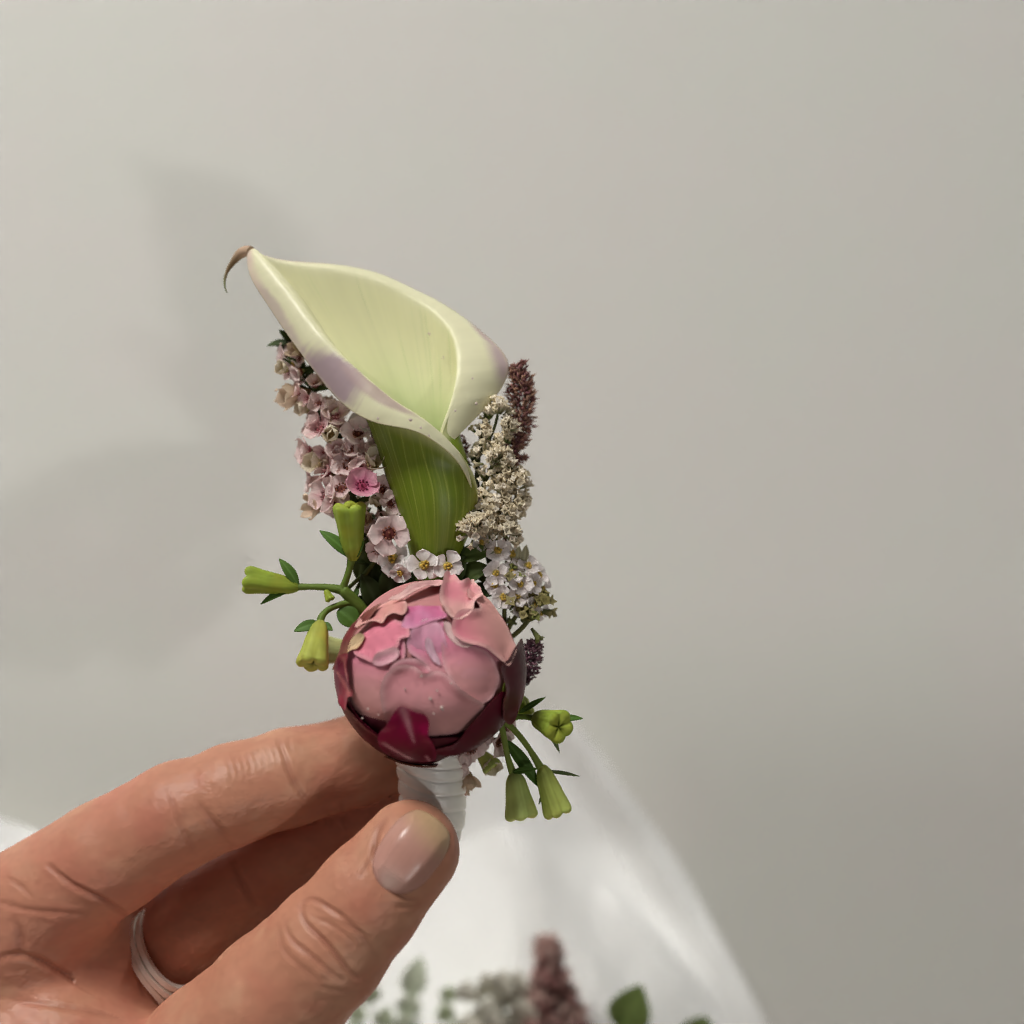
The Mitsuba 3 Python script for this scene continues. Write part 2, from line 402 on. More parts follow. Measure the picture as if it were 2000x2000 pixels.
# ---- white ribbon handle: overlapping satin turns
def build_ribbon():
    rb = add('ribbon', None, BT, label='white satin ribbon wrapped round the stems')
    a = np.linspace(0, 2 * np.pi, 73)
    def radius(yy):
        return np.interp(yy, [1430, 1480, 1515, 1550, 1585, 1615, 1650, 1690], [66, 71, 68, 66.5, 66, 62, 50, 30])
    def slant(a, k):
        return -15 * np.sin(a) - 14 * np.sin(a) ** 2 + 2.5 * np.sin(2 * a + k)
    yy = np.linspace(1440, 1690, 40)[:, None] + 0 * a
    P = at(842 + 0.03 * (yy - 1480) - (radius(yy) - 4.5) * np.sin(a), yy, -(radius(yy) - 4.5) * np.cos(a))
    V, F = solid_sheet(P, 2.0 * U, side=-1.0)
    add('core', mikit.ply((V, F), 'satin_mat', smooth=50), rb)
    tops = [1452, 1500, 1524, 1551, 1582, 1622, 1690]
    for k in range(6):
        y0, y1 = tops[k] + 1.2, tops[k + 1] - 1.2
        s = np.linspace(0, 1, 13)[:, None]
        yy = y0 + (y1 - y0) * s + 0 * a
        rad = radius(yy + slant(a, k)) - 2.6 * np.abs(2 * s - 1) ** 5 + 0.8 * (s - 0.5)
        rad = rad + 1.5 * (meshkit.fbm(np.stack([np.cos(a) * 2.2 + 0 * s, np.sin(a) * 2.2 + 0 * s, s * 1.2 + k * 7 + 0 * a], -1), 2) - 0.5)
        dy = slant(a, 0.3 * k)
        # angle 0 faces the camera; positive angles run to the left
        P = at(842 + 0.03 * (yy - 1480) - rad * np.sin(a), yy + dy, -rad * np.cos(a))
        V, F = solid_sheet(P, 2.0 * U, side=-1.0)
        add('ribbon_turn', mikit.ply((V, F), 'satin_mat', smooth=50), rb)
build_ribbon()

# ---- calla lily
TC = dict(y=[780, 800, 850, 900, 950, 1000, 1060, 1100], cx=[797, 802, 816, 832, 845, 854, 850, 846], r=[86, 86, 84, 84, 82, 71, 51, 37])
def tubept(phi, y, k=1.0):
    cx, r = np.interp(y, TC['y'], TC['cx']), np.interp(y, TC['y'], TC['r']) * k
    return (cx - r * math.sin(math.radians(phi)), y, -r * math.cos(math.radians(phi)))

SP = [  # angle round the tube, throat height, bow of the wall, crest, margin, bulge of the roll
    (-104, 1012, (0, 0, 0), (929, 998, 12), (931, 990, 16), 0),
    (-76, 978, (0, 0, 0), (928, 948, -28), (921, 953, -52), 3),
    (-52, 945, (0, 0, 0), (909, 896, -66), (897, 905, -92), 6),
    (-26, 915, (0, 0, 0), (877, 858, -92), (853, 866, -120), 8),
    (0, 898, (0, 0, 0), (826, 812, -112), (800, 840, -136), 14),
    (24, 888, (0, 0, 6), (770, 778, -120), (737, 834, -132), 22),
    (44, 876, (0, 0, 16), (716, 732, -116), (672, 803, -104), 26),
    (62, 868, (10, 0, 30), (660, 684, -100), (617, 738, -72), 24),
    (80, 860, (16, 0, 40), (607, 620, -72), (560, 662, -40), 22),
    (98, 855, (20, 0, 40), (563, 558, -38), (512, 588, -8), 18),
    (114, 850, (20, 0, 36), (523, 508, -4), (479, 530, 18), 14),
    (128, 848, (12, 0, 26), (497, 481, 28), (481, 480, 40), 6),
    (142, 845, (0, 0, 22), (536, 514, 62), (536, 507, 76), 0),
    (160, 840, (0, 0, 20), (638, 526, 92), (636, 513, 110), 0),
    (180, 838, (0, 0, 18), (722, 542, 104), (724, 526, 126), 0),
    (200, 838, (0, 0, 14), (798, 577, 96), (806, 562, 122), 0),
    (220, 840, (4, 0, 12), (852, 612, 72), (872, 594, 106), 2),
    (238, 843, (8, 0, 10), (884, 655, 36), (944, 646, 84), 12),
    (254, 846, (8, 0, 12), (890, 712, -2), (1007, 708, 48), 26),
    (268, 850, (6, 0, 10), (880, 770, -28), (990, 757, 36), 26),
    (282, 856, (2, 0, 4), (866, 815, -44), (944, 808, 10), 20),
    (298, 870, (0, 0, 0), (857, 846, -54), (890, 860, -36), 6),
    (314, 900, (0, 0, 0), (856, 880, -56), (868, 884, -50), 0),
]
def build_calla():
    key = add('calla_lily', None, BT, label='pale yellow green calla lily with purple flushed rolled edge')
    rows = []
    for i, (phi, yT, bow, C, M, bulge) in enumerate(SP):
        k = 1.05 - 0.17 * i / (len(SP) - 1)
        yA = 1100 - 0.3 * (1100 - yT); yB = 1100 - 0.68 * (1100 - yT)
        th = np.array(tubept(phi, yT, k)); C = np.array(C, float); M = np.array(M, float)
        Wm = (th * 0.45 + C * 0.55) + np.array(bow)
        bulge = bulge * 0.5; Rl = (C + M) / 2 + np.array([0, -0.25 * bulge, -bulge])
        rows.append([tubept(phi, 1100, k), tubept(phi, yA, k), tubept(phi, yB, k), th, Wm, C, Rl, M])
    ctl = np.array(rows, float)                       # profiles x levels x 3
    nt, nv = 520, 110
    ti = np.linspace(0, len(SP) - 1, nt)
    G = PchipInterpolator(np.arange(len(SP)), ctl, axis=0)(ti)
    G = gaussian_filter(G, (7, 0, 0), mode='nearest')
    lv = np.array([0, 0.14, 0.28, 0.42, 0.62, 0.80, 0.90, 1.0])
    vv = np.linspace(0, 1, nv)
    P = PchipInterpolator(lv, G, axis=1)(vv)
    P = gaussian_filter(P, (4, 4.2, 0), mode='nearest')
    W3 = at(P[..., 0], P[..., 1], P[..., 2])
    ripple = (meshkit.fbm(np.stack([ti[:, None] * 1.6 + 0 * vv, vv * 3 + 0 * ti[:, None], 0 * vv + 0 * ti[:, None]], -1), 2, seed=4) - 0.5)
    W3[..., 1] += ripple * 4 * U * sstep(0.45, 0.7, vv)
    V, F = solid_sheet(W3, 6 * U * (1 - 0.6 * sstep(0.8, 1, vv)) + 0 * ti[:, None], side=1.0)
    TI, VV = np.meshgrid(ti, vv, indexing='ij')
    nz = meshkit.fbm(np.stack([TI * 14, VV * 5, 0 * TI], -1), 3, seed=8)
    nb = meshkit.fbm(np.stack([TI * 1.1, VV * 7, 0 * TI], -1), 3, seed=9)
    nv2 = 0.6 * meshkit.noise(np.stack([TI * 17, VV * 1.6, 0 * TI], -1), seed=31) + 0.4 * meshkit.noise(np.stack([TI * 31 + 3, VV * 2.5, 0 * TI], -1), seed=33)
    inner = mixc((0.46, 0.53, 0.24), (0.79, 0.77, 0.47), sstep(0.40, 0.66, VV + 0.05 * (nb - 0.5)))
    inner = mixc(inner, (0.74, 0.715, 0.48), sstep(0.74, 0.86, VV))
    vein = sstep(0.55, 0.85, nv2) * sstep(0.25, 0.7, meshkit.noise(np.stack([TI * 1.3, VV * 4, 0 * TI], -1), seed=41)) * sstep(0.42, 0.5, VV) * (1 - sstep(0.72, 0.84, VV))
    inner = mixc(inner, (0.46, 0.55, 0.24), 0.32 * vein)
    PUR, PNK = (0.30, 0.185, 0.27), (0.62, 0.44, 0.40)
    def blot(t0, v0, st, sv):
        return np.exp(-((TI - t0) / st) ** 2 - ((VV - v0) / sv) ** 2)
    w = sstep(0.22, 0.80, blot(6.7, 0.93, 0.85, 0.14) + 0.62 * (nb - 0.5) + 0.34 * (nz - 0.5))
    inner = mixc(inner, PUR, 0.80 * w)
    w = sstep(0.3, 0.9, blot(8.6, 0.97, 1.4, 0.06) + 0.7 * (nb - 0.5) + 0.3 * (nz - 0.5))
    inner = mixc(inner, (0.50, 0.37, 0.38), 0.6 * w)
    w = sstep(0.35, 0.8, blot(5.3, 0.84, 1.7, 0.055) + 0.5 * (nb - 0.5))
    inner = mixc(inner, (0.44, 0.31, 0.30), 0.75 * w)
    w = sstep(0.35, 0.95, np.maximum(blot(18.0, 0.985, 1.0, 0.07), blot(17.2, 1.0, 0.8, 0.06)) + 0.45 * (nb - 0.5))
    inner = mixc(inner, (0.42, 0.29, 0.34), 0.8 * w)
    w = sstep(0.3, 0.9, blot(10.4, 0.98, 1.5, 0.09) * 0.9 + 0.4 * (nb - 0.5) + blot(12.3, 1.0, 1.0, 0.05))
    inner = mixc(inner, PNK, 0.7 * w)
    inner = mixc(inner, (0.66, 0.56, 0.38), 0.5 * sstep(0.975, 1.0, VV) * sstep(0.3, 0.6, nb))
    inner *= (0.97 + 0.06 * nz)[..., None]
    GRN, OLV = (0.155, 0.225, 0.012), (0.25, 0.225, 0.03)
    outer = mixc((0.145, 0.20, 0.012), GRN, sstep(0.0, 0.3, VV))
    outer = mixc(outer, OLV, 0.8 * np.maximum(sstep(0.14, 0.02, TI / 22), 0) * sstep(0.1, 0.4, VV))
    outer = mixc(outer, (0.30, 0.36, 0.05), 0.25 * sstep(0.35, 0.7, nv2))
    outer = mixc(outer, (0.66, 0.68, 0.34), sstep(0.50, 0.72, VV))
    ph = np.interp(TI, np.arange(len(SP)), [s[0] for s in SP])
    lines = np.zeros_like(TI)
    for q, s in zip((-58, -44, -33, -21, -10, 2, 13, 25, 36, 47, 60, 72), (0.5, .8, .6, 1, .5, 1, .6, .9, .8, .6, .8, .5)):
        wob = 2.0 * np.sin(VV * 9 + q)
        lines = np.maximum(lines, s * np.exp(-((ph - q - wob) / 0.75) ** 2))
    outer = mixc(outer, (0.42, 0.48, 0.09), 0.6 * lines * sstep(0.06, 0.30, VV) * (1 - sstep(0.5, 0.7, VV)))
    outer *= (0.92 + 0.16 * nz)[..., None]
    add('spathe', mikit.ply((V, F), 'spathe_mat', smooth=True, color=np.clip(np.vstack([inner.reshape(-1, 3), outer.reshape(-1, 3)]), 0, 1)), key)
    # the withered tip
    tp = tube(ats([(490, 492, 36), (474, 493, 43), (457, 510, 46), (444, 530, 44), (439, 548, 40), (444, 572, 34)]), np.array([11, 10, 6.0, 3.4, 2.2, 0.9]) * U, 40, 14)
    s = np.linspace(0, 1, 40).repeat(14); s = np.r_[s, 0, 1]
    c = mixc((0.52, 0.36, 0.25), (0.20, 0.13, 0.07), sstep(0.1, 0.45, s)); c = mixc(c, (0.17, 0.19, 0.08), sstep(0.55, 0.9, s))
    add('tip', mikit.ply(tp, 'petal_mat', smooth=True, color=c), key, label='brown withered curled tip')
    # droplets on the rolled edges
    drops = []
    for (t, v, r) in ((4.2, .90, 3.2), (3.8, .93, 2.2), (3.4, .97, 2.0), (5.1, .97, 2.4), (19.6, .93, 3.0), (18.6, .88, 2.0), (18.2, .95, 2.0), (19.8, .86, 2.2), (15.6, .70, 2.6), (16.2, .66, 2.0)):
        i, j = int(t / 22 * (nt - 1)), int(v * (nv - 1))
        sp = trimesh.creation.icosphere(2, r * U); sp.apply_translation(W3[i, j]); drops.append(sp)
    add('droplets', mikit.ply(trimesh.util.concatenate(drops), 'water_mat', smooth=True), key, label='water droplets on the rolled edge', kind='stuff')
    # a pale spadix deep in the throat and the stem under the tube
    add('stem', mikit.ply(tube(ats([(846, 1096, 0), (846, 1250, 20), (843, 1500, 10), (843, 1640, 0)]), np.array([36, 30, 28, 28]) * U, 20, 14), 'leaf_mat', smooth=True, color=np.tile([0.14, 0.2, 0.03], (20 * 14 + 2, 1))), key)
build_calla()

# ---- peony bud
PC = np.array([841.0, 1304.0]); PR = 180.0; PD = -70.0
def crop(pts):     # outline measured on an enlarged view of the bud, centred on the bud and in units of its radius
    p = np.asarray(pts, float)
    q = np.stack([640 + p[:, 0] / 4.6, 1100 + p[:, 1] / 4.6], 1)
    return (q - PC) / 184.0

def patch_points(outline, step):
    o = np.vstack([outline, outline[:1]])
    s = np.r_[0, np.cumsum(np.linalg.norm(np.diff(o, axis=0), axis=1))]
    f = CubicSpline(s, o, bc_type='periodic')
    ln = PchipInterpolator(s, o)
    tq = np.linspace(0, s[-1], max(24, int(s[-1] / step * 1.3)), endpoint=False)
    b = 0.5 * f(tq) + 0.5 * ln(tq)
    poly = Polygon(b).buffer(0)
    if poly.geom_type != 'Polygon':
        poly = max(poly.geoms, key=lambda g: g.area)
    b = np.array(poly.exterior.coords)[:-1]
    x0, y0, x1, y1 = poly.bounds
    gx, gy = np.meshgrid(np.arange(x0, x1, step), np.arange(y0, y1, step * 0.87))
    gx = gx + (np.arange(gx.shape[0]) % 2)[:, None] * step / 2
    g = np.stack([gx.ravel(), gy.ravel()], 1)
    inn = shapely.contains_xy(poly.buffer(-step * 0.5), g[:, 0], g[:, 1])
    pts = np.vstack([b, g[inn]])
    tri = Delaunay(pts).simplices
    cen = pts[tri].mean(1)
    tri = tri[shapely.contains_xy(poly, cen[:, 0], cen[:, 1])]
    a = np.cross(pts[tri[:, 1]] - pts[tri[:, 0]], pts[tri[:, 2]] - pts[tri[:, 0]])
    tri[a < 0] = tri[a < 0][:, ::-1]
    dist = shapely.distance(shapely.points(pts), poly.exterior)
    return pts, tri, dist, len(b)

def petal_patch(outline, off, color, lift=0.03, lw=0.10, th=0.008, liftdir=None, noise_amp=0.006, seed=0, step=0.028, mat='petal_mat'):
    """A petal lying on the bud: outline seen from the front, wrapped on the ball at radius off, edges lifted."""
    r = np.linalg.norm(outline, axis=1)
    rho = np.where(r <= 1, np.arcsin(np.clip(r, 0, 1)), np.pi / 2 + (r - 1) * 2.2)
    eq = outline / np.maximum(r, 1e-6)[:, None] * rho[:, None]
    pts, tri, dist, nb = patch_points(eq, step)
    rho = np.linalg.norm(pts, axis=1); az = np.arctan2(pts[:, 1], pts[:, 0])
    dirs = np.stack([np.sin(rho) * np.cos(az), -np.cos(rho), -np.sin(rho) * np.sin(az)], 1)   # x right, y away, z up
    l = lift * np.exp(-(dist / lw) ** 2 * 1.4)
    sink = 0.0
    if liftdir is not None:
        ld = np.asarray(liftdir, float); ld = ld / np.linalg.norm(ld)
        q = (pts - pts.mean(0)) @ ld
        q = (q - q.min()) / (q.max() - q.min())
        l = l * sstep(0.35, 0.7, q)
        sink = (-0.018 if mat == 'dark_petal_mat' else -0.045) * (1 - sstep(0.0, 0.55, q)) + 0.012 * np.sin(np.pi * q)
    c0 = crop([(1010, 740)])[0]; c0 = c0 / np.linalg.norm(c0) * np.arcsin(np.linalg.norm(c0))
    sink = sink - 0.10 * np.exp(-(np.linalg.norm(pts - c0, axis=1) / 0.30) ** 2)
    nz = meshkit.fbm(dirs * 3.2 + seed * 3.1, 3, seed=seed)
    fine = meshkit.fbm(np.stack([az * 9, rho * 1.3, 0 * az + seed], 1), 2, seed=seed + 40)
    rad = off + sink + l * (0.35 + 1.25 * meshkit.noise(dirs * 8 + seed)) + noise_amp * 2 * (nz - 0.5) + 0.004 * (fine - 0.5)
    rw = PR * (DU + PD) / DU * U
    cen = at(PC[0], PC[1], PD)
    outer = cen + dirs * rad[:, None] * rw
    inner = cen + dirs * (rad - th)[:, None] * rw
    n = len(pts)
    k = np.arange(nb); k2 = (k + 1) % nb
    tri = tri[:, ::-1]
    F = np.vstack([tri, tri[:, ::-1] + n, np.stack([k, k2, k2 + n], 1), np.stack([k, k2 + n, k + n], 1)])
    V = np.vstack([outer, inner])
    # lie of the local coordinates for colouring: pts back in outline coordinates
    img = np.stack([np.sin(np.minimum(rho, 1.57)) * np.cos(az), np.sin(np.minimum(rho, 1.57)) * np.sin(az)], 1)
    c = color(img, dist, nz, fine)
    return mikit.ply((V, F), mat, smooth=True, color=np.clip(np.vstack([c, c * 0.9]), 0, 1))

def tint(a, b=None, edge=None, ew=0.03, vein=0.22, grad=None):
    def f(img, dist, nz, fine):
        c = np.tile(np.asarray(a, float), (len(dist), 1))
        if b is not None:
            g = sstep(grad[0], grad[1], img @ np.asarray(grad[2], float)) if grad else sstep(0.3, 0.7, nz)
            c = mixc(c, b, g)
        if edge is not None:
            c = mixc(c, edge, 0.5 * np.exp(-(dist / ew) ** 2))
        return c * (1 + vein * 2 * (fine - 0.5) + 0.12 * (nz - 0.5))[:, None]
    return f

def seg_dist(p, a, b):
    a, b = np.asarray(a), np.asarray(b)
    t = np.clip(((p - a) @ (b - a)) / ((b - a) @ (b - a)), 0, 1)
    return np.linalg.norm(p - a - t[:, None] * (b - a), axis=1), t

def streaked(base, streaks, scol):
    def f(img, dist, nz, fine):
        c = base(img, dist, nz, fine)
        for a, b, w0, w1 in streaks:
            q = crop([a, b])
            d, t = seg_dist(img, q[0], q[1])
            w = (w0 + (w1 - w0) * t) / 4.6 / PR
            c = mixc(c, scol, 0.75 * np.exp(-(d / np.maximum(w, 0.004)) ** 2) * (0.5 + 0.9 * fine))
        return c
    return f

PALEP, PINK, ROSE, MAG = (0.60, 0.29, 0.285), (0.66, 0.18, 0.30), (0.56, 0.20, 0.25), (0.54, 0.12, 0.25)
CRIM, MAR, DMAR = (0.22, 0.006, 0.035), (0.11, 0.012, 0.026), (0.065, 0.010, 0.016)
CREAM = (0.70, 0.50, 0.38)
def build_peony():
    key = add('peony_bud', None, BT, label='round pink peony bud cupped by dark crimson petals')
    core = trimesh.creation.icosphere(5, 1.0)
    cn = np.array(core.vertices)
    hd = np.array([0.19, -0.96, 0.23]); hd /= np.linalg.norm(hd)
    core.vertices = cn * (0.95 - 0.13 * np.exp(-((1 - cn @ hd) / 0.06)))[:, None] * PR * U * (DU + PD) / DU
    rose = sstep(0.25, -0.15, cn[:, 1]) * sstep(-0.5, -0.15, cn[:, 2])
    core.apply_translation(at(PC[0], PC[1], PD))
    add('heart', mikit.ply(core, 'petal_mat', smooth=True, color=mixc((0.10, 0.014, 0.026), (0.50, 0.22, 0.22), rose)), key)
    up = (0, -1)
    P = [
        # outline, radius, colour, lift, lift width, direction of the free edge, material, label
        ([(230, 720), (380, 590), (560, 540), (720, 540), (760, 700), (700, 860), (640, 1000), (620, 1300), (600, 1520), (520, 1540), (360, 1460), (220, 1330), (150, 1180), (140, 1020), (190, 840)], 0.945, tint(PALEP, PINK, (0.66, 0.45, 0.44), 0.03, .06, (-0.2, 0.45, up)), 0.02, 0.1, up, 'petal_mat', None),
        ([(780, 560), (860, 460), (980, 415), (1090, 440), (1220, 560), (1400, 620), (1560, 740), (1650, 950), (1620, 1150), (1460, 1340), (1220, 1500), (980, 1500), (940, 1200), (960, 900), (900, 760), (790, 680)], 0.945, tint((0.60, 0.285, 0.30), (0.65, 0.20, 0.34), (0.66, 0.42, 0.46), 0.03, .07, (0.0, 0.5, up)), 0.025, 0.1, up, 'petal_mat', None),
        ([(620, 1000), (640, 850), (710, 765), (830, 738), (920, 770), (1000, 860), (1010, 1010), (800, 1050)], 0.955, tint((0.62, 0.25, 0.30), None, (0.72, 0.50, 0.52), 0.035), 0.05, 0.08, up, 'petal_mat', None),
        ([(770, 640), (790, 560), (850, 470), (960, 420), (1060, 470), (1120, 600), (1160, 760), (1080, 850), (980, 760), (860, 700)], 0.962, tint((0.63, 0.24, 0.36), (0.64, 0.30, 0.41), (0.66, 0.42, 0.50), 0.03), 0.03, 0.08, up, 'petal_mat', None),
        ([(930, 620), (955, 560), (985, 580), (1020, 660), (1060, 740), (1080, 800), (1010, 760), (960, 690)], 0.985, tint((0.60, 0.34, 0.44), None, (0.70, 0.50, 0.55), 0.03), 0.03, 0.06, None, 'petal_mat', None),
        ([(1090, 470), (1120, 460), (1180, 560), (1290, 640), (1420, 690), (1510, 790), (1560, 960), (1500, 1110), (1380, 1160), (1260, 1080), (1160, 930), (1100, 780), (1080, 600)], 0.968, tint((0.60, 0.28, 0.285), (0.65, 0.205, 0.31), (0.64, 0.42, 0.44), 0.03, .1, (0.0, 0.5, up)), 0.025, 0.08, None, 'petal_mat', None),
        ([(585, 1330), (572, 1180), (570, 1050), (600, 920), (660, 840), (750, 798), (850, 812), (950, 872), (1040, 850), (1120, 880), (1220, 990), (1330, 1080), (1430, 1180), (1400, 1280), (1210, 1480), (980, 1480), (800, 1500), (640, 1500)], 0.985, tint((0.60, 0.305, 0.30), (0.62, 0.25, 0.285), (0.74, 0.52, 0.52), 0.035, .06, (-0.6, 0.15, up)), 0.05, 0.08, up, 'petal_mat', 'pale pink front petal with a rounded rim'),
        ([(640, 300), (760, 262), (900, 255), (1040, 272), (1075, 350), (1110, 400), (950, 455), (800, 505), (730, 490), (760, 410), (690, 350)], 0.965, tint(MAG, (0.58, 0.22, 0.36), (0.60, 0.30, 0.40), 0.03, .12), 0.035, 0.09, (0, 1), 'petal_mat', 'deep magenta inner petal'),
        ([(300, 640), (380, 500), (500, 400), (680, 430), (790, 490), (800, 570), (735, 590), (715, 650), (640, 690), (560, 720), (500, 790), (420, 770), (330, 740)], 0.99, tint((0.66, 0.20, 0.27), (0.52, 0.10, 0.20), (0.66, 0.38, 0.40), 0.03, .08, (0.1, -0.3, (-0.4, -1))), 0.035, 0.09, (0.3, 1), 'petal_mat', None),
        ([(330, 540), (400, 420), (500, 320), (620, 250), (720, 270), (775, 385), (745, 415), (660, 405), (600, 440), (570, 480), (500, 470), (420, 500)], 1.015, tint((0.64, 0.25, 0.255), (0.64, 0.34, 0.28), (0.70, 0.46, 0.42), 0.03), 0.035, 0.07, (0.2, 1), 'petal_mat', None),
        ([(620, 310), (700, 250), (820, 180), (940, 130), (1060, 92), (1095, 115), (1070, 170), (980, 195), (870, 225), (760, 265)], 1.005, tint((0.62, 0.33, 0.33), (0.64, 0.42, 0.38), (0.72, 0.50, 0.46), 0.03), 0.05, 0.08, (0, 1), 'petal_mat', None),
        ([(1035, 260), (1050, 170), (1070, 105), (1120, 85), (1160, 135), (1200, 175), (1270, 160), (1312, 125), (1330, 200), (1380, 290), (1320, 330), (1300, 400), (1170, 450), (1085, 370)], 1.025, tint((0.64, 0.215, 0.265), (0.68, 0.36, 0.34), (0.72, 0.50, 0.46), 0.035), 0.05, 0.07, None, 'petal_mat', 'frilled pink petal at the top'),
        ([(1150, 520), (1165, 430), (1210, 390), (1310, 392), (1370, 360), (1330, 320), (1270, 290), (1265, 240), (1330, 190), (1450, 270), (1540, 410), (1610, 560), (1650, 720), (1590, 850), (1540, 800), (1440, 700), (1320, 650), (1210, 600)], 1.04, tint((0.66, 0.19, 0.255), (0.62, 0.31, 0.28), (0.70, 0.48, 0.44), 0.035, .1, (0.35, 0.85, (0.9, -0.3))), 0.04, 0.08, (-0.6, 0.7), 'petal_mat', 'broad pink petal folded over the right side'),
        ([(1090, 450), (1130, 460), (1170, 550), (1250, 610), (1350, 640), (1300, 665), (1200, 630), (1130, 560)], 1.0, tint((0.64, 0.42, 0.42), None, (0.7, 0.5, 0.48), 0.04), 0.03, 0.05, None, 'petal_mat', None),
        ([(500, 800), (520, 745), (600, 690), (690, 662), (722, 690), (705, 745), (640, 790), (560, 815)], 1.02, tint((0.50, 0.19, 0.26), (0.60, 0.30, 0.35), (0.70, 0.46, 0.48), 0.04, .05, (0.1, 0.35, up)), 0.03, 0.05, None, 'petal_mat', 'small rolled back petal edge'),
        # outer, darker petals
        ([(540, 1500), (700, 1440), (980, 1450), (1200, 1450), (1330, 1540), (1120, 1650), (1000, 1730), (800, 1790), (580, 1750), (520, 1640)], 0.975, tint(DMAR, MAR), 0.0, 0.1, None, 'dark_petal_mat', None),
        ([(95, 930), (150, 830), (190, 700), (270, 560), (380, 450), (540, 335), (480, 430), (420, 500), (340, 570), (300, 650), (280, 745), (240, 800), (170, 880)], 1.01, tint((0.20, 0.065, 0.05), (0.16, 0.02, 0.03), (0.28, 0.12, 0.09), 0.02), 0.02, 0.05, None, 'dark_petal_mat', None),
        ([(275, 740), (300, 640), (370, 575), (415, 590), (400, 640), (370, 695), (310, 715)], 1.04, tint((0.56, 0.40, 0.24), (0.50, 0.30, 0.18)), 0.03, 0.05, None, 'petal_mat', 'dry cream scrap of petal'),
        ([(72, 1000), (100, 915), (160, 860), (230, 770), (275, 750), (290, 880), (300, 980), (345, 1070), (295, 1105), (265, 1220), (190, 1160), (150, 1260), (95, 1140)], 1.02,
         streaked(tint((0.15, 0.008, 0.028), (0.26, 0.025, 0.045), (0.30, 0.05, 0.07), 0.02), [((170, 930), (300, 1060), 12, 30), ((240, 790), (280, 960), 22, 8)], (0.50, 0.15, 0.14)), 0.03, 0.06, (1, 0), 'dark_petal_mat', 'crimson side petal with pale streaks'),
        ([(1630, 720), (1690, 670), (1745, 690), (1790, 900), (1770, 1060), (1710, 1250), (1610, 1360), (1545, 1220), (1565, 1000), (1530, 850), (1585, 800)], 1.05, tint((0.075, 0.012, 0.02), (0.11, 0.018, 0.028), (0.16, 0.035, 0.045), 0.02), 0.03, 0.06, (-1, 0), 'dark_petal_mat', 'dark maroon petal on the right side'),
        ([(1570, 1060), (1640, 1130), (1690, 1270), (1560, 1450), (1420, 1540), (1290, 1590), (1080, 1600), (960, 1560), (1170, 1480), (1290, 1340), (1400, 1210)], 1.0, tint((0.15, 0.004, 0.024), (0.08, 0.010, 0.018), None, .02, .1, (0.2, 0.7, (0.5, 0.6))), 0.01, 0.06, (-0.7, -0.7), 'dark_petal_mat', None),
        ([(120, 1290), (145, 1190), (215, 1185), (310, 1270), (450, 1375), (570, 1480), (640, 1620), (820, 1690), (1010, 1725), (850, 1790), (580, 1770), (390, 1655), (215, 1450)], 1.0, tint(DMAR, (0.10, 0.012, 0.02), (0.17, 0.03, 0.035), 0.02), 0.012, 0.06, (0.7, -0.7), 'dark_petal_mat', 'dark maroon petal curving under the left side'),
        ([(540, 1530), (545, 1450), (570, 1360), (640, 1280), (695, 1180), (762, 1120), (850, 1165), (945, 1195), (972, 1250), (962, 1340), (1000, 1460), (990, 1660), (850, 1700), (690, 1670), (570, 1600)], 1.04,
         streaked(tint((0.26, 0.003, 0.050), (0.10, 0.003, 0.018), (0.28, 0.015, 0.07), 0.02, .14, (0.45, 0.75, (0.1, 1))), [((770, 1150), (845, 1460), 34, 6), ((590, 1480), (790, 1640), 20, 12), ((930, 1600), (950, 1680), 12, 8)], (0.56, 0.25, 0.30)), 0.045, 0.08, (0, -1), 'dark_petal_mat', 'crimson petal with a white streak at the front'),
        ([(560, 1640), (700, 1700), (860, 1720), (1000, 1725), (900, 1775), (740, 1790), (590, 1765)], 1.06, tint((0.13, 0.035, 0.022), (0.20, 0.06, 0.035)), 0.0, 0.06, None, 'dark_petal_mat', None),
        ([(70, 980), (230, 1010), (262, 1180), (330, 1290), (450, 1400), (560, 1500), (600, 1650), (400, 1660), (210, 1460), (100, 1240)], 0.97, tint((0.10, 0.010, 0.022), (0.15, 0.012, 0.03)), 0.0, 0.06, None, 'dark_petal_mat', None),
        ([(1575, 1130), (1580, 1010), (1625, 950), (1645, 1010), (1625, 1090)], 1.075, tint((0.20, 0.26, 0.03)), 0.0, 0.05, None, 'leaf_mat', 'small green sepal tip'),
    ]
    for i, (ol, off, colr, lift, lw, ld, mat, lab) in enumerate(P):
        add('sepal' if mat == 'leaf_mat' else 'petal', petal_patch(crop(ol), 0.965 + (off - 0.945) * 0.55 + (0.03 if mat == 'dark_petal_mat' else 0), colr, lift * 1.15, lw, liftdir=ld, seed=i, mat=mat), key, lab)
    drops = []
    rw = PR * (DU + PD) / DU * U; cen = at(PC[0], PC[1], PD)
    for (x, y, r) in ((770, 1000, 2.4), (910, 890, 2.6), (1040, 1010, 2.6), (985, 1080, 3.6), (1078, 1160, 4.0), (1090, 1185, 2.2), (375, 1300, 2.6), (438, 1200, 2.6), (1160, 955, 2.6), (1010, 1215, 2.2), (1300, 1075, 2.0), (1510, 655, 2.0), (350, 1450, 2.0), (530, 1245, 1.6), (715, 1385, 2.0), (680, 1440, 1.8), (115, 1050, 2.2), (1280, 520, 1.6)):
        q = crop([(x, y)])[0]; rr = np.linalg.norm(q)
        d = np.array([q[0], -math.sqrt(1 - rr * rr), -q[1]])
        sp = trimesh.creation.icosphere(2, 0.75 * r * U); sp.apply_translation(cen + d * rw * (1.005 if r > 2.3 else 1.0)); drops.append(sp)
    add('droplets', mikit.ply(trimesh.util.concatenate(drops), 'water_mat', smooth=True), key, label='water droplets on the bud', kind='stuff')
build_peony()

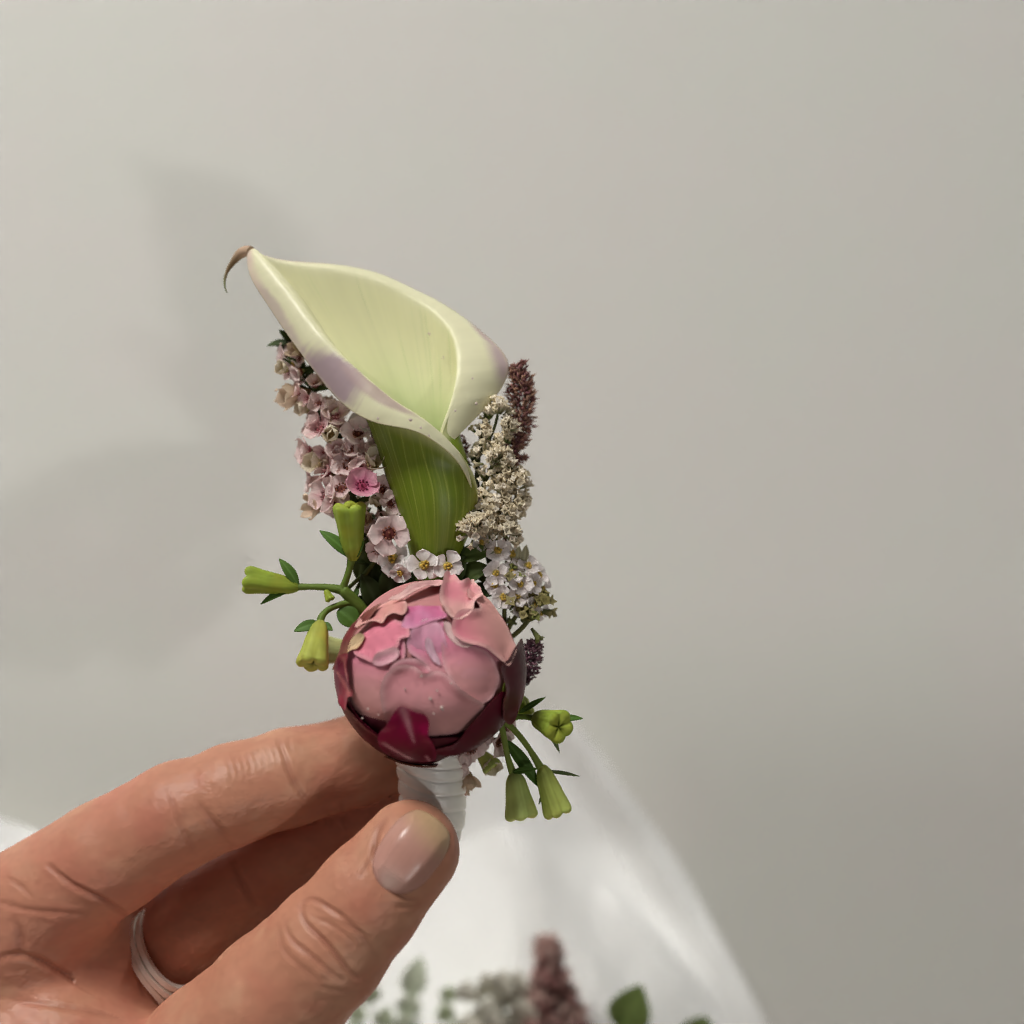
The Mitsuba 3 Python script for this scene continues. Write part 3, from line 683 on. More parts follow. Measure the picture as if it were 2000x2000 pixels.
# ---- small flowers: wax flowers and yarrow
def petal_template(wd, cup, c_in, c_out, seed, notch=0.0, r0=0.2, tipw=0.55):
    m, n = 12, 9
    s = np.linspace(0, 1, m)[:, None]; a = np.linspace(-1, 1, n)[None, :]
    w = wd * (0.35 + 0.65 * sstep(0, 0.55, s)) * np.sqrt(np.maximum(1 - np.maximum(s - tipw, 0) ** 2 / (1 - tipw) ** 2, 0.0))
    g = np.random.default_rng(seed)
    r = r0 + (1 - r0) * s - notch * (1 - a * a * 1.0) * sstep(0.7, 1, s) * 0 - 0.10 * (a * a) * sstep(0.5, 1, s)
    x = r; y = w * a
    z = cup * (s ** 1.6) + 0.16 * a * a * np.sin(np.pi * s) + 0.05 * np.sin(3 * a + g.uniform(0, 6)) * s + 0.07 * np.sin(g.uniform(0, 6) + a * g.uniform(1, 2.6)) * s ** 2 - 0.10 * sstep(0.75, 1, s) * g.uniform(0, 1)
    V, F = sheet(np.stack([x + 0 * a, y, z], -1))
    c = mixc(c_in, c_out, sstep(0.1, 0.7, s + 0 * a))
    c = mixc(c, np.minimum(np.asarray(c_out) * 1.12 + 0.02, 1), sstep(0.85, 1, s + 0 * a))
    c = c * (0.93 + 0.14 * g.uniform(size=(1, n))[..., None])
    return mikit.ply((V, F), 'thin_petal_mat', smooth=True, color=np.clip(c.reshape(-1, 3), 0, 1))

FK = {  # petal width, cup, inner colour, outer colour
    'pale': (0.46, 0.12, (0.60, 0.40, 0.40), (0.74, 0.60, 0.585)),
    'pink': (0.48, 0.30, (0.62, 0.36, 0.375), (0.76, 0.585, 0.565)),
    'vivid': (0.50, 0.40, (0.52, 0.16, 0.26), (0.68, 0.34, 0.42)),
    'tan': (0.36, 0.62, (0.50, 0.33, 0.24), (0.64, 0.50, 0.38)),
    'cream': (0.44, 0.55, (0.54, 0.46, 0.30), (0.68, 0.60, 0.48)),
    'white': (0.44, 0.08, (0.62, 0.54, 0.50), (0.80, 0.74, 0.735)),
}
FT = {k: [petal_template(*v, seed=17 * i + 5) for i in range(3)] for k, v in FK.items()}

def centre_mesh(kind, seed):
    g = np.random.default_rng(seed)
    parts, cols = [], []
    def put(m, c):
        parts.append(m); cols.append(np.tile(c, (len(m.vertices), 1)))
    dark = {'pale': (0.10, 0.022, 0.018), 'pink': (0.22, 0.05, 0.06), 'vivid': (0.24, 0.03, 0.07), 'tan': (0.24, 0.14, 0.08), 'cream': (0.40, 0.32, 0.16), 'white': (0.36, 0.30, 0.12)}[kind]
    stam = {'pale': (0.30, 0.12, 0.08), 'pink': (0.55, 0.30, 0.30), 'vivid': (0.30, 0.06, 0.12), 'tan': (0.45, 0.35, 0.22), 'cream': (0.60, 0.50, 0.28), 'white': (0.62, 0.42, 0.08)}[kind]
    d = trimesh.creation.icosphere(1, 0.30); d.apply_scale([1, 1, 0.35]); d.apply_translation([0, 0, 0.0]); put(d, dark)
    for k in range(10):
        an = k * 2 * np.pi / 10 + g.uniform(-.15, .15); rr = 0.27 if kind != 'white' else g.uniform(0.05, 0.24)
        st = trimesh.creation.icosphere(1, 0.055 if kind != 'white' else 0.08); st.apply_scale([1, 1, 1.3])
        st.apply_translation([rr * math.cos(an), rr * math.sin(an), 0.13 + 0.06 * g.uniform()]); put(st, np.array(stam) * g.uniform(0.5, 1.2))
    st = trimesh.creation.icosphere(1, 0.06); st.apply_scale([1, 1, 3]); st.apply_translation([0, 0, 0.15]); put(st, np.array(stam) * 0.8)
    # the green brown cup behind the petals
    cp = trimesh.creation.cone(0.26, 0.62, sections=8); cp.apply_transform(trimesh.transformations.rotation_matrix(np.pi, [1, 0, 0])); cp.apply_translation([0, 0, -0.02]); put(cp, (0.13, 0.13, 0.045) if kind in ('pale', 'white') else (0.20, 0.12, 0.06))
    return mikit.ply(trimesh.util.concatenate(parts), 'petal_mat', smooth=40, color=None) if False else (trimesh.util.concatenate(parts), np.vstack(cols))
CT = {}
for k in FK:
    m, c = centre_mesh(k, 3)
    CT[k] = mikit.ply(m, 'petal_mat', smooth=True, color=np.clip(c, 0, 1))

def flower(name, x, y, d, r, n, kind, roll=None, skip=(), cupx=1.0, label=None, petals=5, fullness=None):
    key = add(name, None, BT, label)
    g = np.random.default_rng(int(x * 7 + y * 13))
    roll = g.uniform(0, 6.28) if roll is None else roll
    n = np.array([n[0], -n[2], n[1]], float)      # given as right, up, towards the viewer
    R = basis(n, roll)
    p = at(x, y, d); s = r * U * (DU + d) / DU
    for i in range(petals):
        if i in skip:
            continue
        a = i * 2 * np.pi / petals + g.normal() * 0.10
        tilt = g.normal() * 0.16 - (fullness or 0)
        Rz = trimesh.transformations.rotation_matrix(a, [0, 0, 1])[:3, :3]
        Ry = trimesh.transformations.rotation_matrix(tilt, [0, 1, 0])[:3, :3]
        sc = g.uniform(0.9, 1.1)
        add('petal', {**FT[kind][g.integers(3)], 'to_world': xf(R @ Rz @ Ry, p, s * sc)}, key)
    add('centre', {**CT[kind], 'to_world': xf(R, p, s)}, key)
    return key

WAX = [  # x, y, depth, radius, facing (right, up, towards), kind, fullness, label
    (571, 676, 60, 24, (-0.8, 0.3, 0.5), 'pale', 0.2, None), (574, 712, 56, 24, (-0.6, -0.5, 0.6), 'white', 0.3, None),
    (588, 768, 48, 44, (-0.85, -0.25, 0.35), 'tan', 0.45, 'dried tan wax flower at the left edge'),
    (616, 752, 40, 22, (0.0, 0.6, 0.8), 'pink', 0.5, None),
    (626, 838, 22, 38, (-0.5, 0.4, 0.7), 'pink', 0.1, None), (648, 852, 0, 34, (0.15, 0.1, 1.0), 'cream', 0.75, 'pale round wax flower cup below the rolled edge'),
    (604, 880, 40, 34, (-0.9, 0.0, 0.4), 'pink', 0.3, None), (655, 812, 26, 36, (0.2, 0.6, 0.7), 'pink', 0.2, None),
    (700, 850, 10, 38, (0.2, 0.4, 0.85), 'pale', 0.3, None), (715, 826, 24, 34, (0.3, 0.2, 0.9), 'white', 0.2, None),
    (640, 922, 24, 40, (-0.7, 0.35, 0.6), 'pink', 0.2, None), (684, 910, 0, 42, (-0.1, 0.5, 0.8), 'pale', 0.2, None),
    (728, 908, -10, 42, (0.25, 0.5, 0.75), 'cream', 0.45, 'cream dried wax flower beside the green tube'),
    (640, 968, -4, 42, (-0.55, 0.2, 0.8), 'pink', 0.1, None), (668, 955, -12, 36, (-0.2, 0.5, 0.8), 'pale', 0.2, None),
    (624, 992, 18, 34, (-0.9, -0.1, 0.5), 'tan', 0.2, None),
    (707, 950, -46, 39, (0.15, 0.42, 0.88), 'vivid', 0.10, 'bright pink wax flower, the most saturated of its sprig'),
    (745, 958, -20, 34, (0.45, 0.4, 0.8), 'pale', 0.4, None), (762, 984, -26, 30, (0.5, 0.1, 0.85), 'pale', 0.45, None),
    (760, 1042, -62, 43, (0.1, 0.15, 1.0), 'pale', -0.05, 'open pale wax flower with dark red centre beside the green tube'),
    (720, 1010, -6, 26, (-0.2, 0.0, 1.0), 'tan', 0.6, None), (716, 892, 6, 30, (0.1, 0.7, 0.7), 'pink', 0.3, None),
    (664, 880, 14, 30, (-0.3, 0.2, 0.9), 'pink', 0.4, None), (610, 940, 40, 28, (-1, 0.2, 0.3), 'pale', 0.2, None),
    (586, 700, 58, 22, (-0.5, -0.1, 0.8), 'pale', 0.5, None), (600, 800, 44, 26, (-0.7, 0.1, 0.6), 'cream', 0.6, None), (690, 880, 8, 30, (0.0, 0.6, 0.8), 'pale', 0.5, None), (740, 860, 12, 30, (0.4, 0.3, 0.8), 'pale', 0.4, None), (655, 985, -14, 28, (-0.2, -0.1, 0.95), 'pale', 0.4, None), (706, 918, -8, 30, (0.1, 0.5, 0.8), 'pink', 0.4, None), (740, 1075, -30, 30, (-0.2, -0.2, 0.95), 'pale', 0.3, None), (622, 905, 30, 30, (-0.6, 0.2, 0.7), 'cream', 0.5, None),
    (886, 1492, -30, 34, (0.2, -0.45, 0.9), 'pale', 0.15, 'pale pink wax flower under the peony bud'), (920, 1462, -34, 34, (0.35, -0.4, 0.85), 'pale', 0.15, None),
    (856, 1494, -40, 26, (0.0, -0.5, 0.9), 'pale', 0.3, None), (950, 1486, 0, 30, (0.6, -0.5, 0.6), 'cream', 0.4, None), (972, 1448, -6, 32, (0.7, -0.2, 0.7), 'pale', 0.3, None),
    (912, 1512, -6, 32, (0.3, -0.8, 0.5), 'tan', 0.4, None), (985, 1425, 20, 30, (0.8, 0.0, 0.5), 'pale', 0.4, None), (940, 1436, -20, 30, (0.4, -0.2, 0.9), 'pale', 0.3, None),
]
for x, y, d, r, n, kind, full, lab in WAX:
    flower('wax_flower', x, y, d, r * 1.02, n, kind, fullness=full, label=lab)
g = np.random.default_rng(61)
wpath = spline(np.array([(742, 1090, 20), (712, 1000, 26), (672, 910, 26), (632, 830, 40), (590, 740, 56), (572, 690, 62)], float), 60)
for k in range(48):      # smaller, half open blooms that fill the column
    q = wpath[int(2 + 56 * k / 47)]
    x, y, d = q[0] + np.clip(g.normal() * 24, -34, 40) + (8 if k < 28 else 2), q[1] + g.normal() * 14, q[2] + g.uniform(-26, 16)
    kind = ('pale', 'pink', 'pale', 'cream', 'tan', 'white')[g.choice(6, p=[.34, .24, .12, .14, .10, .06])]
    flower('wax_flower', x, y, d, g.uniform(17, 27), ((x - 690) / 130 + g.normal() * 0.3, g.normal() * 0.4 + 0.2, 0.8), kind, fullness=g.uniform(0.15, 0.7))
YARROW = [(768, 1090, -44, 36, (-0.1, 0.1, 1.0), 'white'), (782, 1118, -52, 24, (0.0, -0.4, 0.9), 'white'), (828, 1104, -66, 36, (0.1, 0.35, 0.93), 'white'), (874, 1106, -62, 33, (0.15, 0.3, 0.95), 'white'),
          (972, 1076, -16, 28, (0.1, 0.3, 0.95), 'white'), (1000, 1084, 4, 30, (0.6, 0.4, 0.6), 'white'), (968, 1120, -28, 26, (0.0, 0.2, 1), 'white'), (966, 1142, -30, 24, (-0.1, -0.1, 1), 'white'),
          (1002, 1120, -14, 28, (0.2, 0.6, 0.8), 'white'), (1030, 1106, 0, 28, (0.5, 0.6, 0.6), 'white'), (1050, 1122, 14, 28, (0.7, 0.4, 0.5), 'white'), (1058, 1152, 20, 27, (0.9, 0.1, 0.4), 'white'),
          (1016, 1140, -20, 27, (0.2, 0.3, 0.95), 'white'), (982, 1166, -30, 26, (0.0, 0.0, 1), 'white'), (1010, 1164, -20, 24, (0.2, 0.1, 1), 'white'), (1040, 1140, -6, 25, (0.5, 0.3, 0.8), 'white'),
          (1044, 1180, 0, 24, (0.6, -0.1, 0.8), 'white'), (1022, 1186, -10, 24, (0.3, 0.0, 1), 'white'), (1056, 1196, 14, 22, (0.8, -0.2, 0.6), 'white'), (942, 1060, -10, 22, (-0.2, 0.5, 0.8), 'white'), (924, 982, 0, 22, (-0.2, 0.6, 0.8), 'white')]
for x, y, d, r, n, kind in YARROW:
    flower('yarrow_flower', x, y, d, r, n, kind, fullness=0.05)

# ---- stems and leaves
def leaf_mesh(p0, p1, width, bend=0.15, facing=(0, 0, 1), fold=0.25, n=12):
    """A pointed leaf between two points (x, y, depth), its face turned towards (right, up, towards the viewer)."""
    a, b = at(*p0), at(*p1)
    f = np.array([facing[0], -facing[2], facing[1]], float)
    t = b - a; L = np.linalg.norm(t); t /= L
    sd = np.cross(t, f); sd /= np.linalg.norm(sd); f = np.cross(sd, t)
    s = np.linspace(0, 1, n)[:, None]; q = np.linspace(-1, 1, 7)[None, :]
    w = width * U * (DU + p0[2]) / DU * np.maximum(np.sin(np.pi * np.clip(s * 0.96 + 0.03, 0, 1) ** 0.85), 0) ** 0.8
    P = a + t * L * s[..., None] + f * (bend * L * np.sin(np.pi * s * 0.9) + fold * w * np.abs(q))[..., None] + sd * (w * q)[..., None]
    return solid_sheet(P, 2.0 * U), s, q

def leaf(name, parent, p0, p1, width, col, bend=0.12, facing=(0, 0.4, 0.9), fold=0.25, label=None):
    (V, F), s, q = leaf_mesh(p0, p1, width, bend, facing, fold)
    c = mixc(np.asarray(col) * 0.9, np.asarray(col) * 1.15, sstep(0.2, 1, s + 0 * q))
    c = mixc(c, np.asarray(col) * 1.5 + 0.02, 0.6 * np.exp(-(q / 0.16) ** 2) * (s < 0.95))
    add(name, mikit.ply((V, F), 'leaf_mat', smooth=True, color=np.clip(np.vstack([c.reshape(-1, 3)] * 2), 0, 1)), parent, label)

def stem(name, parent, pts, radii, col, n=22):
    m = tube(ats(pts), np.array(radii) * U, n, 9)
    s = np.r_[np.linspace(0, 1, n).repeat(9), 0, 1]
    c = np.asarray(col) * (0.9 + 0.2 * meshkit.noise(np.array(m.vertices) * 900))[:, None]
    add(name, mikit.ply(m, 'leaf_mat', smooth=True, color=np.clip(c, 0, 1)), parent)

DK, MD, LM = (0.030, 0.048, 0.012), (0.075, 0.125, 0.018), (0.27, 0.36, 0.045)
wx = add('wax_flower_foliage', None, BT, 'dark green stems and needle leaves between the wax flowers')
stem('stem', wx, [(760, 1260, 40), (735, 1130, 30), (700, 1010, 35), (655, 880, 45), (610, 770, 60), (572, 670, 70), (556, 655, 70)], [8, 7, 6, 6, 5, 4, 3], DK, 40)
stem('stem', wx, [(735, 1130, 30), (745, 1060, 0), (735, 960, 10), (690, 870, 30)], [6, 5, 5, 4], (0.06, 0.05, 0.02))
stem('stem', wx, [(690, 1170, 10), (712, 1125, -10), (740, 1085, -20), (762, 1050, -20)], [4, 4, 4, 3], (0.07, 0.085, 0.015))
g = np.random.default_rng(3)
path = spline(np.array([(735, 1130, 30), (700, 1010, 35), (655, 880, 45), (610, 770, 60), (572, 670, 70)], float), 60)
for k in range(46):
    q = path[int(k * 59 / 45)]
    an = g.uniform(-2.6, 0.6); ln = g.uniform(38, 66)
    side = -1 if k % 2 else 1
    e = q + np.array([ln * side * abs(math.cos(an)) * 0.8, -ln * abs(math.sin(an)) * 0.8 + 8, g.uniform(-40, 25)])
    leaf('needle_leaf', wx, tuple(q), tuple(e), g.uniform(6, 9), np.array(DK) * g.uniform(0.7, 1.7), 0.1, (g.uniform(-.5, .5), 0.4, 0.8))
leaf('needle_leaf', wx, (566, 665, 66), (545, 645, 60), 7, DK)
for p0, p1, w, c in [((740, 1190, 0), (705, 1120, -10), 22, DK), ((760, 1170, -5), (770, 1095, -14), 24, DK), ((775, 1190, -8), (812, 1130, -10), 20, DK), ((735, 1200, 0), (700, 1165, 0), 18, DK), ((715, 1215, 0), (706, 1172, 0), 12, MD),
                     ((760, 1215, 10), (780, 1150, 5), 22, DK), ((720, 1160, 10), (735, 1090, 8), 20, DK), ((700, 1130, 20), (720, 1050, 16), 18, (0.05, 0.065, 0.015)), ((720, 1110, 20), (750, 1070, 10), 16, (0.05, 0.065, 0.015)), ((690, 1100, 30), (700, 1030, 26), 15, (0.06, 0.06, 0.02)),
                     ((840, 1150, 10), (870, 1100, -10), 22, DK), ((880, 1140, 0), (910, 1085, -10), 20, DK), ((900, 1130, 0), (960, 1110, -20), 22, (0.06, 0.09, 0.02)), ((895, 1090, 0), (965, 1080, -16), 20, (0.08, 0.12, 0.03)), ((920, 1150, 10), (960, 1165, -10), 18, DK),
                     ((800, 1160, 20), (840, 1110, 0), 22, DK), ((930, 1120, 10), (975, 1140, 0), 16, (0.1, 0.12, 0.03)), ((890, 1110, 10), (905, 1060, 0), 14, DK)]:
    leaf('leaf', wx, p0, p1, w, c, 0.10, (0.1, 0.5, 0.85))

# ---- statice and yarrow sprigs at the right
def cluster(parent, name, x, y, d, size, up, n, cols, seed, ln=23, wd=4.6, green=0.4, label=None):
    """A tuft of small papery trumpets fanned round the direction up (right, up, towards)."""
    g = np.random.default_rng(seed)
    u = np.array([up[0], -up[2], up[1]], float); u /= np.linalg.norm(u)
    Vs, Fs, Cs, o = [], [], [], 0
    c0 = at(x, y, d)
    for k in range(n):
        dv = u + g.normal(size=3) * 0.48; dv /= np.linalg.norm(dv)
        R = basis(dv, g.uniform(0, 6.28))
        base = c0 + dv * size * g.uniform(0.05, 0.45) * U + R[:, 0] * g.normal() * size * 0.13 * U
        L, wdt = ln * g.uniform(0.8, 1.25) * U, wd * g.uniform(0.8, 1.3) * U
        a = np.arange(8) * 2 * np.pi / 8
        rings = []
        for s, rr in ((0, 0.35), (0.45, 0.62), (0.8, 0.8), (1.0, 1.35)):
            wob = 1 + (0.35 * np.cos(a * 4 + k) if s > 0.9 else 0.0)
            zz = L * s + (0.12 * L * np.cos(a * 4 + k + 1.5) if s > 0.9 else 0)
            rings.append(base + R[:, 0] * (rr * wdt * wob * np.cos(a))[:, None] + R[:, 1] * (rr * wdt * wob * np.sin(a))[:, None] + R[:, 2] * (zz + 0 * a)[:, None])
        rings.append((base + R[:, 2] * L * 0.72)[None])
        V = np.concatenate(rings)
        F = []
        for i in range(3):
            for j in range(8):
                p, q = i * 8 + j, i * 8 + (j + 1) % 8
                F += [(p, q, q + 8), (p, q + 8, p + 8)]
        F += [(24 + j, 24 + (j + 1) % 8, 32) for j in range(8)]
        tone = np.array(cols[g.integers(len(cols))]) * g.uniform(0.8, 1.15)
        gr = np.array((0.13, 0.15, 0.055)) * g.uniform(0.7, 1.2)
        C = np.vstack([np.tile(gr, (8, 1)), np.tile(gr * green + tone * (1 - green), (8, 1)), np.tile(tone, (8, 1)), np.tile(np.minimum(tone * 1.12, 1), (8, 1)), [tone * 0.75]])
        Vs.append(V); Fs.append(np.array(F) + o); Cs.append(C); o += len(V)
    add(name, mikit.ply((np.vstack(Vs), np.vstack(Fs)), 'petal_mat', smooth=True, color=np.clip(np.vstack(Cs), 0, 1)), parent, label, kind='stuff')

ST = [(0.66, 0.58, 0.44), (0.60, 0.51, 0.36), (0.72, 0.64, 0.52), (0.55, 0.47, 0.33)]
st = add('statice_sprig', None, BT, 'cream papery statice sprig at the right of the calla tube')
stem('stem', st, [(975, 1180, 10), (948, 1060, 16), (932, 960, 22), (936, 880, 26), (952, 800, 28), (975, 745, 30)], [7, 7, 6, 5, 4, 3], (0.04, 0.045, 0.02), 40)
stem('stem', st, [(938, 960, 18), (965, 900, 10), (975, 870, 10)], [5, 4, 3], (0.05, 0.06, 0.02))
stem('stem', st, [(950, 1060, 10), (985, 980, 6), (1005, 930, 10)], [5, 4, 3], (0.05, 0.06, 0.02))
stem('stem', st, [(936, 890, 20), (960, 850, 14), (972, 810, 16)], [4, 3, 3], (0.05, 0.06, 0.02))
for i, (x, y, d, sz, up, n, gr) in enumerate([(972, 812, 18, 30, (0.1, 0.9, 0.5), 16, 0.5), (985, 842, 16, 26, (0.5, 0.6, 0.6), 12, 0.8), (942, 858, 16, 30, (0.0, 0.95, 0.3), 9, 1.3), (930, 905, 20, 26, (-0.2, 0.95, 0.3), 7, 1.4),
                                               (964, 905, 4, 42, (0.25, 0.85, 0.5), 26, 0.7), (1002, 950, 6, 38, (0.45, 0.8, 0.5), 22, 0.4), (975, 965, 4, 36, (0.1, 0.8, 0.6), 18, 0.5), (955, 1000, 0, 38, (0.1, 0.75, 0.65), 20, 0.35),
                                               (985, 1010, 2, 40, (0.5, 0.6, 0.6), 24, 0.4), (926, 1040, -34, 46, (-0.25, 0.7, 0.7), 34, 0.35), (938, 1030, -20, 40, (0.3, 0.6, 0.8), 22, 0.4), (985, 1045, -4, 36, (0.5, 0.5, 0.7), 18, 0.5), (1005, 985, 10, 32, (0.7, 0.5, 0.4), 14, 0.4), (958, 875, 12, 26, (0.4, 0.8, 0.4), 10, 0.9)]):
    cluster(st, 'floret_cluster', x, y, d, sz * 1.1, up, int(n * 1.5), ST, 100 + i, green=gr)
g = np.random.default_rng(62)
for i, (x, y, d, sz) in enumerate([(958, 822, 26, 22), (990, 868, 16, 24), (948, 884, 22, 24), (985, 905, 14, 28), (1000, 925, 12, 26), (948, 940, 16, 26), (968, 935, 12, 26), (990, 975, 10, 28), (945, 975, 10, 26), (970, 1030, 0, 30), (1004, 1020, 8, 26), (960, 1060, -4, 26), (1000, 1055, 6, 26)]):
    cluster(st, 'floret_cluster', x, y, d, sz, (g.normal() * .4 + .2, 0.8, 0.5), 12, ST, 170 + i, ln=20, wd=3.8, green=1.1)
yr = add('yarrow_foliage', None, BT, 'brown green yarrow cups and stalks under the white flowers')
for i, (x, y, d, sz, up, n) in enumerate([(1020, 1215, 0, 46, (0.4, 0.8, 0.5), 18), (1000, 1190, 0, 44, (0.1, 0.9, 0.5), 16), (1045, 1185, 10, 42, (0.6, 0.7, 0.3), 16), (990, 1140, 0, 40, (0.2, 0.9, 0.4), 14), (1010, 1120, 20, 30, (0.2, 1, 0.2), 8)]):
    cluster(yr, 'flower_cups', x, y, d, sz, up, n, [(0.20, 0.17, 0.06), (0.26, 0.22, 0.10), (0.16, 0.17, 0.05)], 140 + i, ln=24, wd=7, green=0.8)
for pts in ([(985, 1250, 20), (1000, 1215, 10), (1020, 1190, 6)], [(985, 1250, 20), (985, 1200, 6), (985, 1170, -6)], [(990, 1250, 24), (1025, 1220, 14), (1050, 1180, 14)], [(950, 1160, 10), (990, 1150, 0), (1020, 1130, 0)], [(920, 1130, 10), (950, 1110, -6), (975, 1090, -10)]):
    stem('stalk', yr, pts, [5, 5, 4], (0.15, 0.15, 0.05))
for p in ((1010, 1100, 8), (1024, 1098, 12)):
    leaf('bract', yr, p, (p[0] + 4, p[1] - 34, p[2]), 8, (0.40, 0.38, 0.24))

# ---- mauve astilbe plumes
def plume(parent, name, pts, radii, n, seed, cols, ln=11.0, label=None, kind='stuff', wd=2.2):
    g = np.random.default_rng(seed)
    P = spline(np.array(pts, float), 200); R = np.interp(np.linspace(0, 1, 200), np.linspace(0, 1, len(radii)), radii)
    R = R * (DU + P[:, 2]) / DU; W3 = ats(P); tn = np.gradient(W3, axis=0); tn /= np.linalg.norm(tn, axis=1, keepdims=True)
    Vs, Fs, Cs = [], [], []
    for k in range(n):
        i = g.integers(200)
        an = g.uniform(0, 2 * np.pi); B = basis(tn[i])
        out = B[:, 0] * math.cos(an) + B[:, 1] * math.sin(an)
        rr = R[i] * math.sqrt(g.uniform(0.1, 1.0)) * (0.55 + 0.95 * meshkit.noise(np.array([[i / 7.0, an * 1.2, seed]]))[0])
        c = W3[i] + out * rr * U
        dv = out * 0.9 + tn[i] * g.uniform(0.2, 1.0) + g.normal(size=3) * 0.4; dv /= np.linalg.norm(dv)
        b = basis(dv, g.uniform(0, 6))
        L, w = ln * g.uniform(0.6, 1.3) * U, wd * g.uniform(0.7, 1.3) * U
        q = np.array([[0, 0, -.5], [1, 0, -.05], [0, 1, -.05], [-1, 0, -.05], [0, -1, -.05], [0, 0, .6]]) * [w, w, L]
        Vs.append(c + q @ b.T); Fs.append(np.array([[0, 2, 1], [0, 3, 2], [0, 4, 3], [0, 1, 4], [5, 1, 2], [5, 2, 3], [5, 3, 4], [5, 4, 1]]) + 6 * k)
        t = np.array(cols[g.integers(len(cols))]) * g.uniform(0.7, 1.3)
        Cs.append(np.vstack([np.tile(t * 0.8, (5, 1)), t * 1.3]))
    add(name, mikit.ply((np.vstack(Vs), np.vstack(Fs)), 'petal_mat', smooth=True, color=np.clip(np.vstack(Cs), 0, 1)), parent, label, kind=kind)
    return W3
AS = [(0.24, 0.10, 0.095), (0.29, 0.13, 0.105), (0.19, 0.075, 0.085), (0.36, 0.20, 0.15), (0.32, 0.18, 0.12)]
pl = add('astilbe_plume', None, BT, 'long maroon astilbe plume rising behind the calla lily')
plume(pl, 'florets', [(978, 950, 60), (992, 898, 62), (1014, 832, 64), (1021, 770, 62), (1004, 712, 58)], [17, 22, 25, 27, 17], 1300, 5, AS, 17, wd=2.6)
plume(pl, 'florets', [(1010, 860, 60), (1030, 848, 60), (1036, 838, 58)], [5, 7, 4], 60, 6, AS, 10)
plume(pl, 'florets', [(1006, 905, 60), (1022, 893, 60), (1030, 896, 58)], [4, 7, 4], 60, 8, AS, 10)
plume(pl, 'florets', [(915, 940, 66), (906, 890, 66), (906, 850, 64)], [6, 10, 8], 160, 9, AS, 11)
stem('stem', pl, [(985, 1080, 50), (998, 950, 60), (1014, 860, 64), (1026, 780, 62), (1018, 720, 58)], [5, 5, 4, 4, 3], (0.12, 0.06, 0.04), 30)
p2 = add('astilbe_plume', None, BT, 'short purple astilbe plume beside the right of the peony bud')
plume(p2, 'florets', [(1018, 1335, 20), (1030, 1300, 16), (1040, 1270, 12), (1042, 1250, 12)], [10, 19, 20, 12], 750, 12, [(0.14, 0.06, 0.085), (0.19, 0.09, 0.12), (0.10, 0.04, 0.06), (0.24, 0.13, 0.15)], 11)

# ---- green trumpet buds
def bud(parent, p0, p1, r, col, seed, label=None, flare=1.0):
    a, b = at(*p0), at(*p1)
    L = np.linalg.norm(b - a); R = basis((b - a) / L, seed)
    ss = np.array([0, .06, .14, .26, .42, .6, .76, .88, .95, .985, 1.0, 0.985, 0.955, .93])
    rr = np.array([.26, .42, .56, .68, .76, .84, .93, 1.0, 1.0, .92, .74, .50, .25, .02])
    n = 40
    th = np.linspace(0, 2 * np.pi, n, endpoint=False)
    f = CubicSpline(np.arange(len(ss)), np.stack([ss, rr], 1))
    k = np.linspace(0, len(ss) - 1, 60)
    sr = f(k)
    lob = sstep(3, 9, k)
    lobe = np.abs(np.cos(2.5 * th)) ** 0.7
    rad = sr[:, 1][:, None] * (1 + lob[:, None] * (0.15 * (lobe - 0.7))[None] * 1.3 + 0.03 * np.cos(5 * th)[None])
    zz = sr[:, 0][:, None] * L + (sstep(8, 10.5, k) * L * 0.085)[:, None] * (lobe - 0.6)[None]
    rw = r * U
    P = a + (R[:, 0] * (np.cos(th))[:, None])[None] * (rad * rw)[..., None] + (R[:, 1] * (np.sin(th))[:, None])[None] * (rad * rw)[..., None] + R[:, 2] * zz[..., None]
    P = P + (meshkit.fbm(P * 500, 2, seed=seed)[..., None] - 0.5) * 1.6 * U
    Pc = np.concatenate([P, P[:, :1]], 1)
    V, F = sheet(Pc)
    kk = (k[:, None] + 0 * np.r_[th, 0][None])
    rib = meshkit.noise(np.stack([np.r_[th, 0][None] * 5 + 0 * kk, kk * 0.15, 0 * kk], -1), seed=seed)
    c = mixc(np.asarray(col) * 0.72, np.asarray(col), sstep(0, 4, kk))
    c = mixc(c, np.minimum(np.asarray(col) * 1.35 + 0.03, 1), 0.55 * sstep(0.5, 0.9, rib))
    c = mixc(c, np.minimum(np.asarray(col) * np.array([1.5, 1.3, 1.6]), 1), 0.7 * sstep(8.2, 10, kk))
    c = mixc(c, np.asarray(col) * 0.55, sstep(11, 13, kk))
    c = c * (0.78 + 0.44 * meshkit.fbm(Pc * np.array([420, 420, 420]), 3, seed=seed + 5))[..., None]
    c = mixc(c, np.asarray(col) * np.array([1.25, 0.95, 0.8]), 0.5 * sstep(0.5, 0.75, meshkit.fbm(Pc * 260, 2, seed=seed + 9)))
    add('bud', mikit.ply((V, F), 'leaf_mat', smooth=True, color=np.clip(c.reshape(-1, 3), 0, 1)), parent, label)

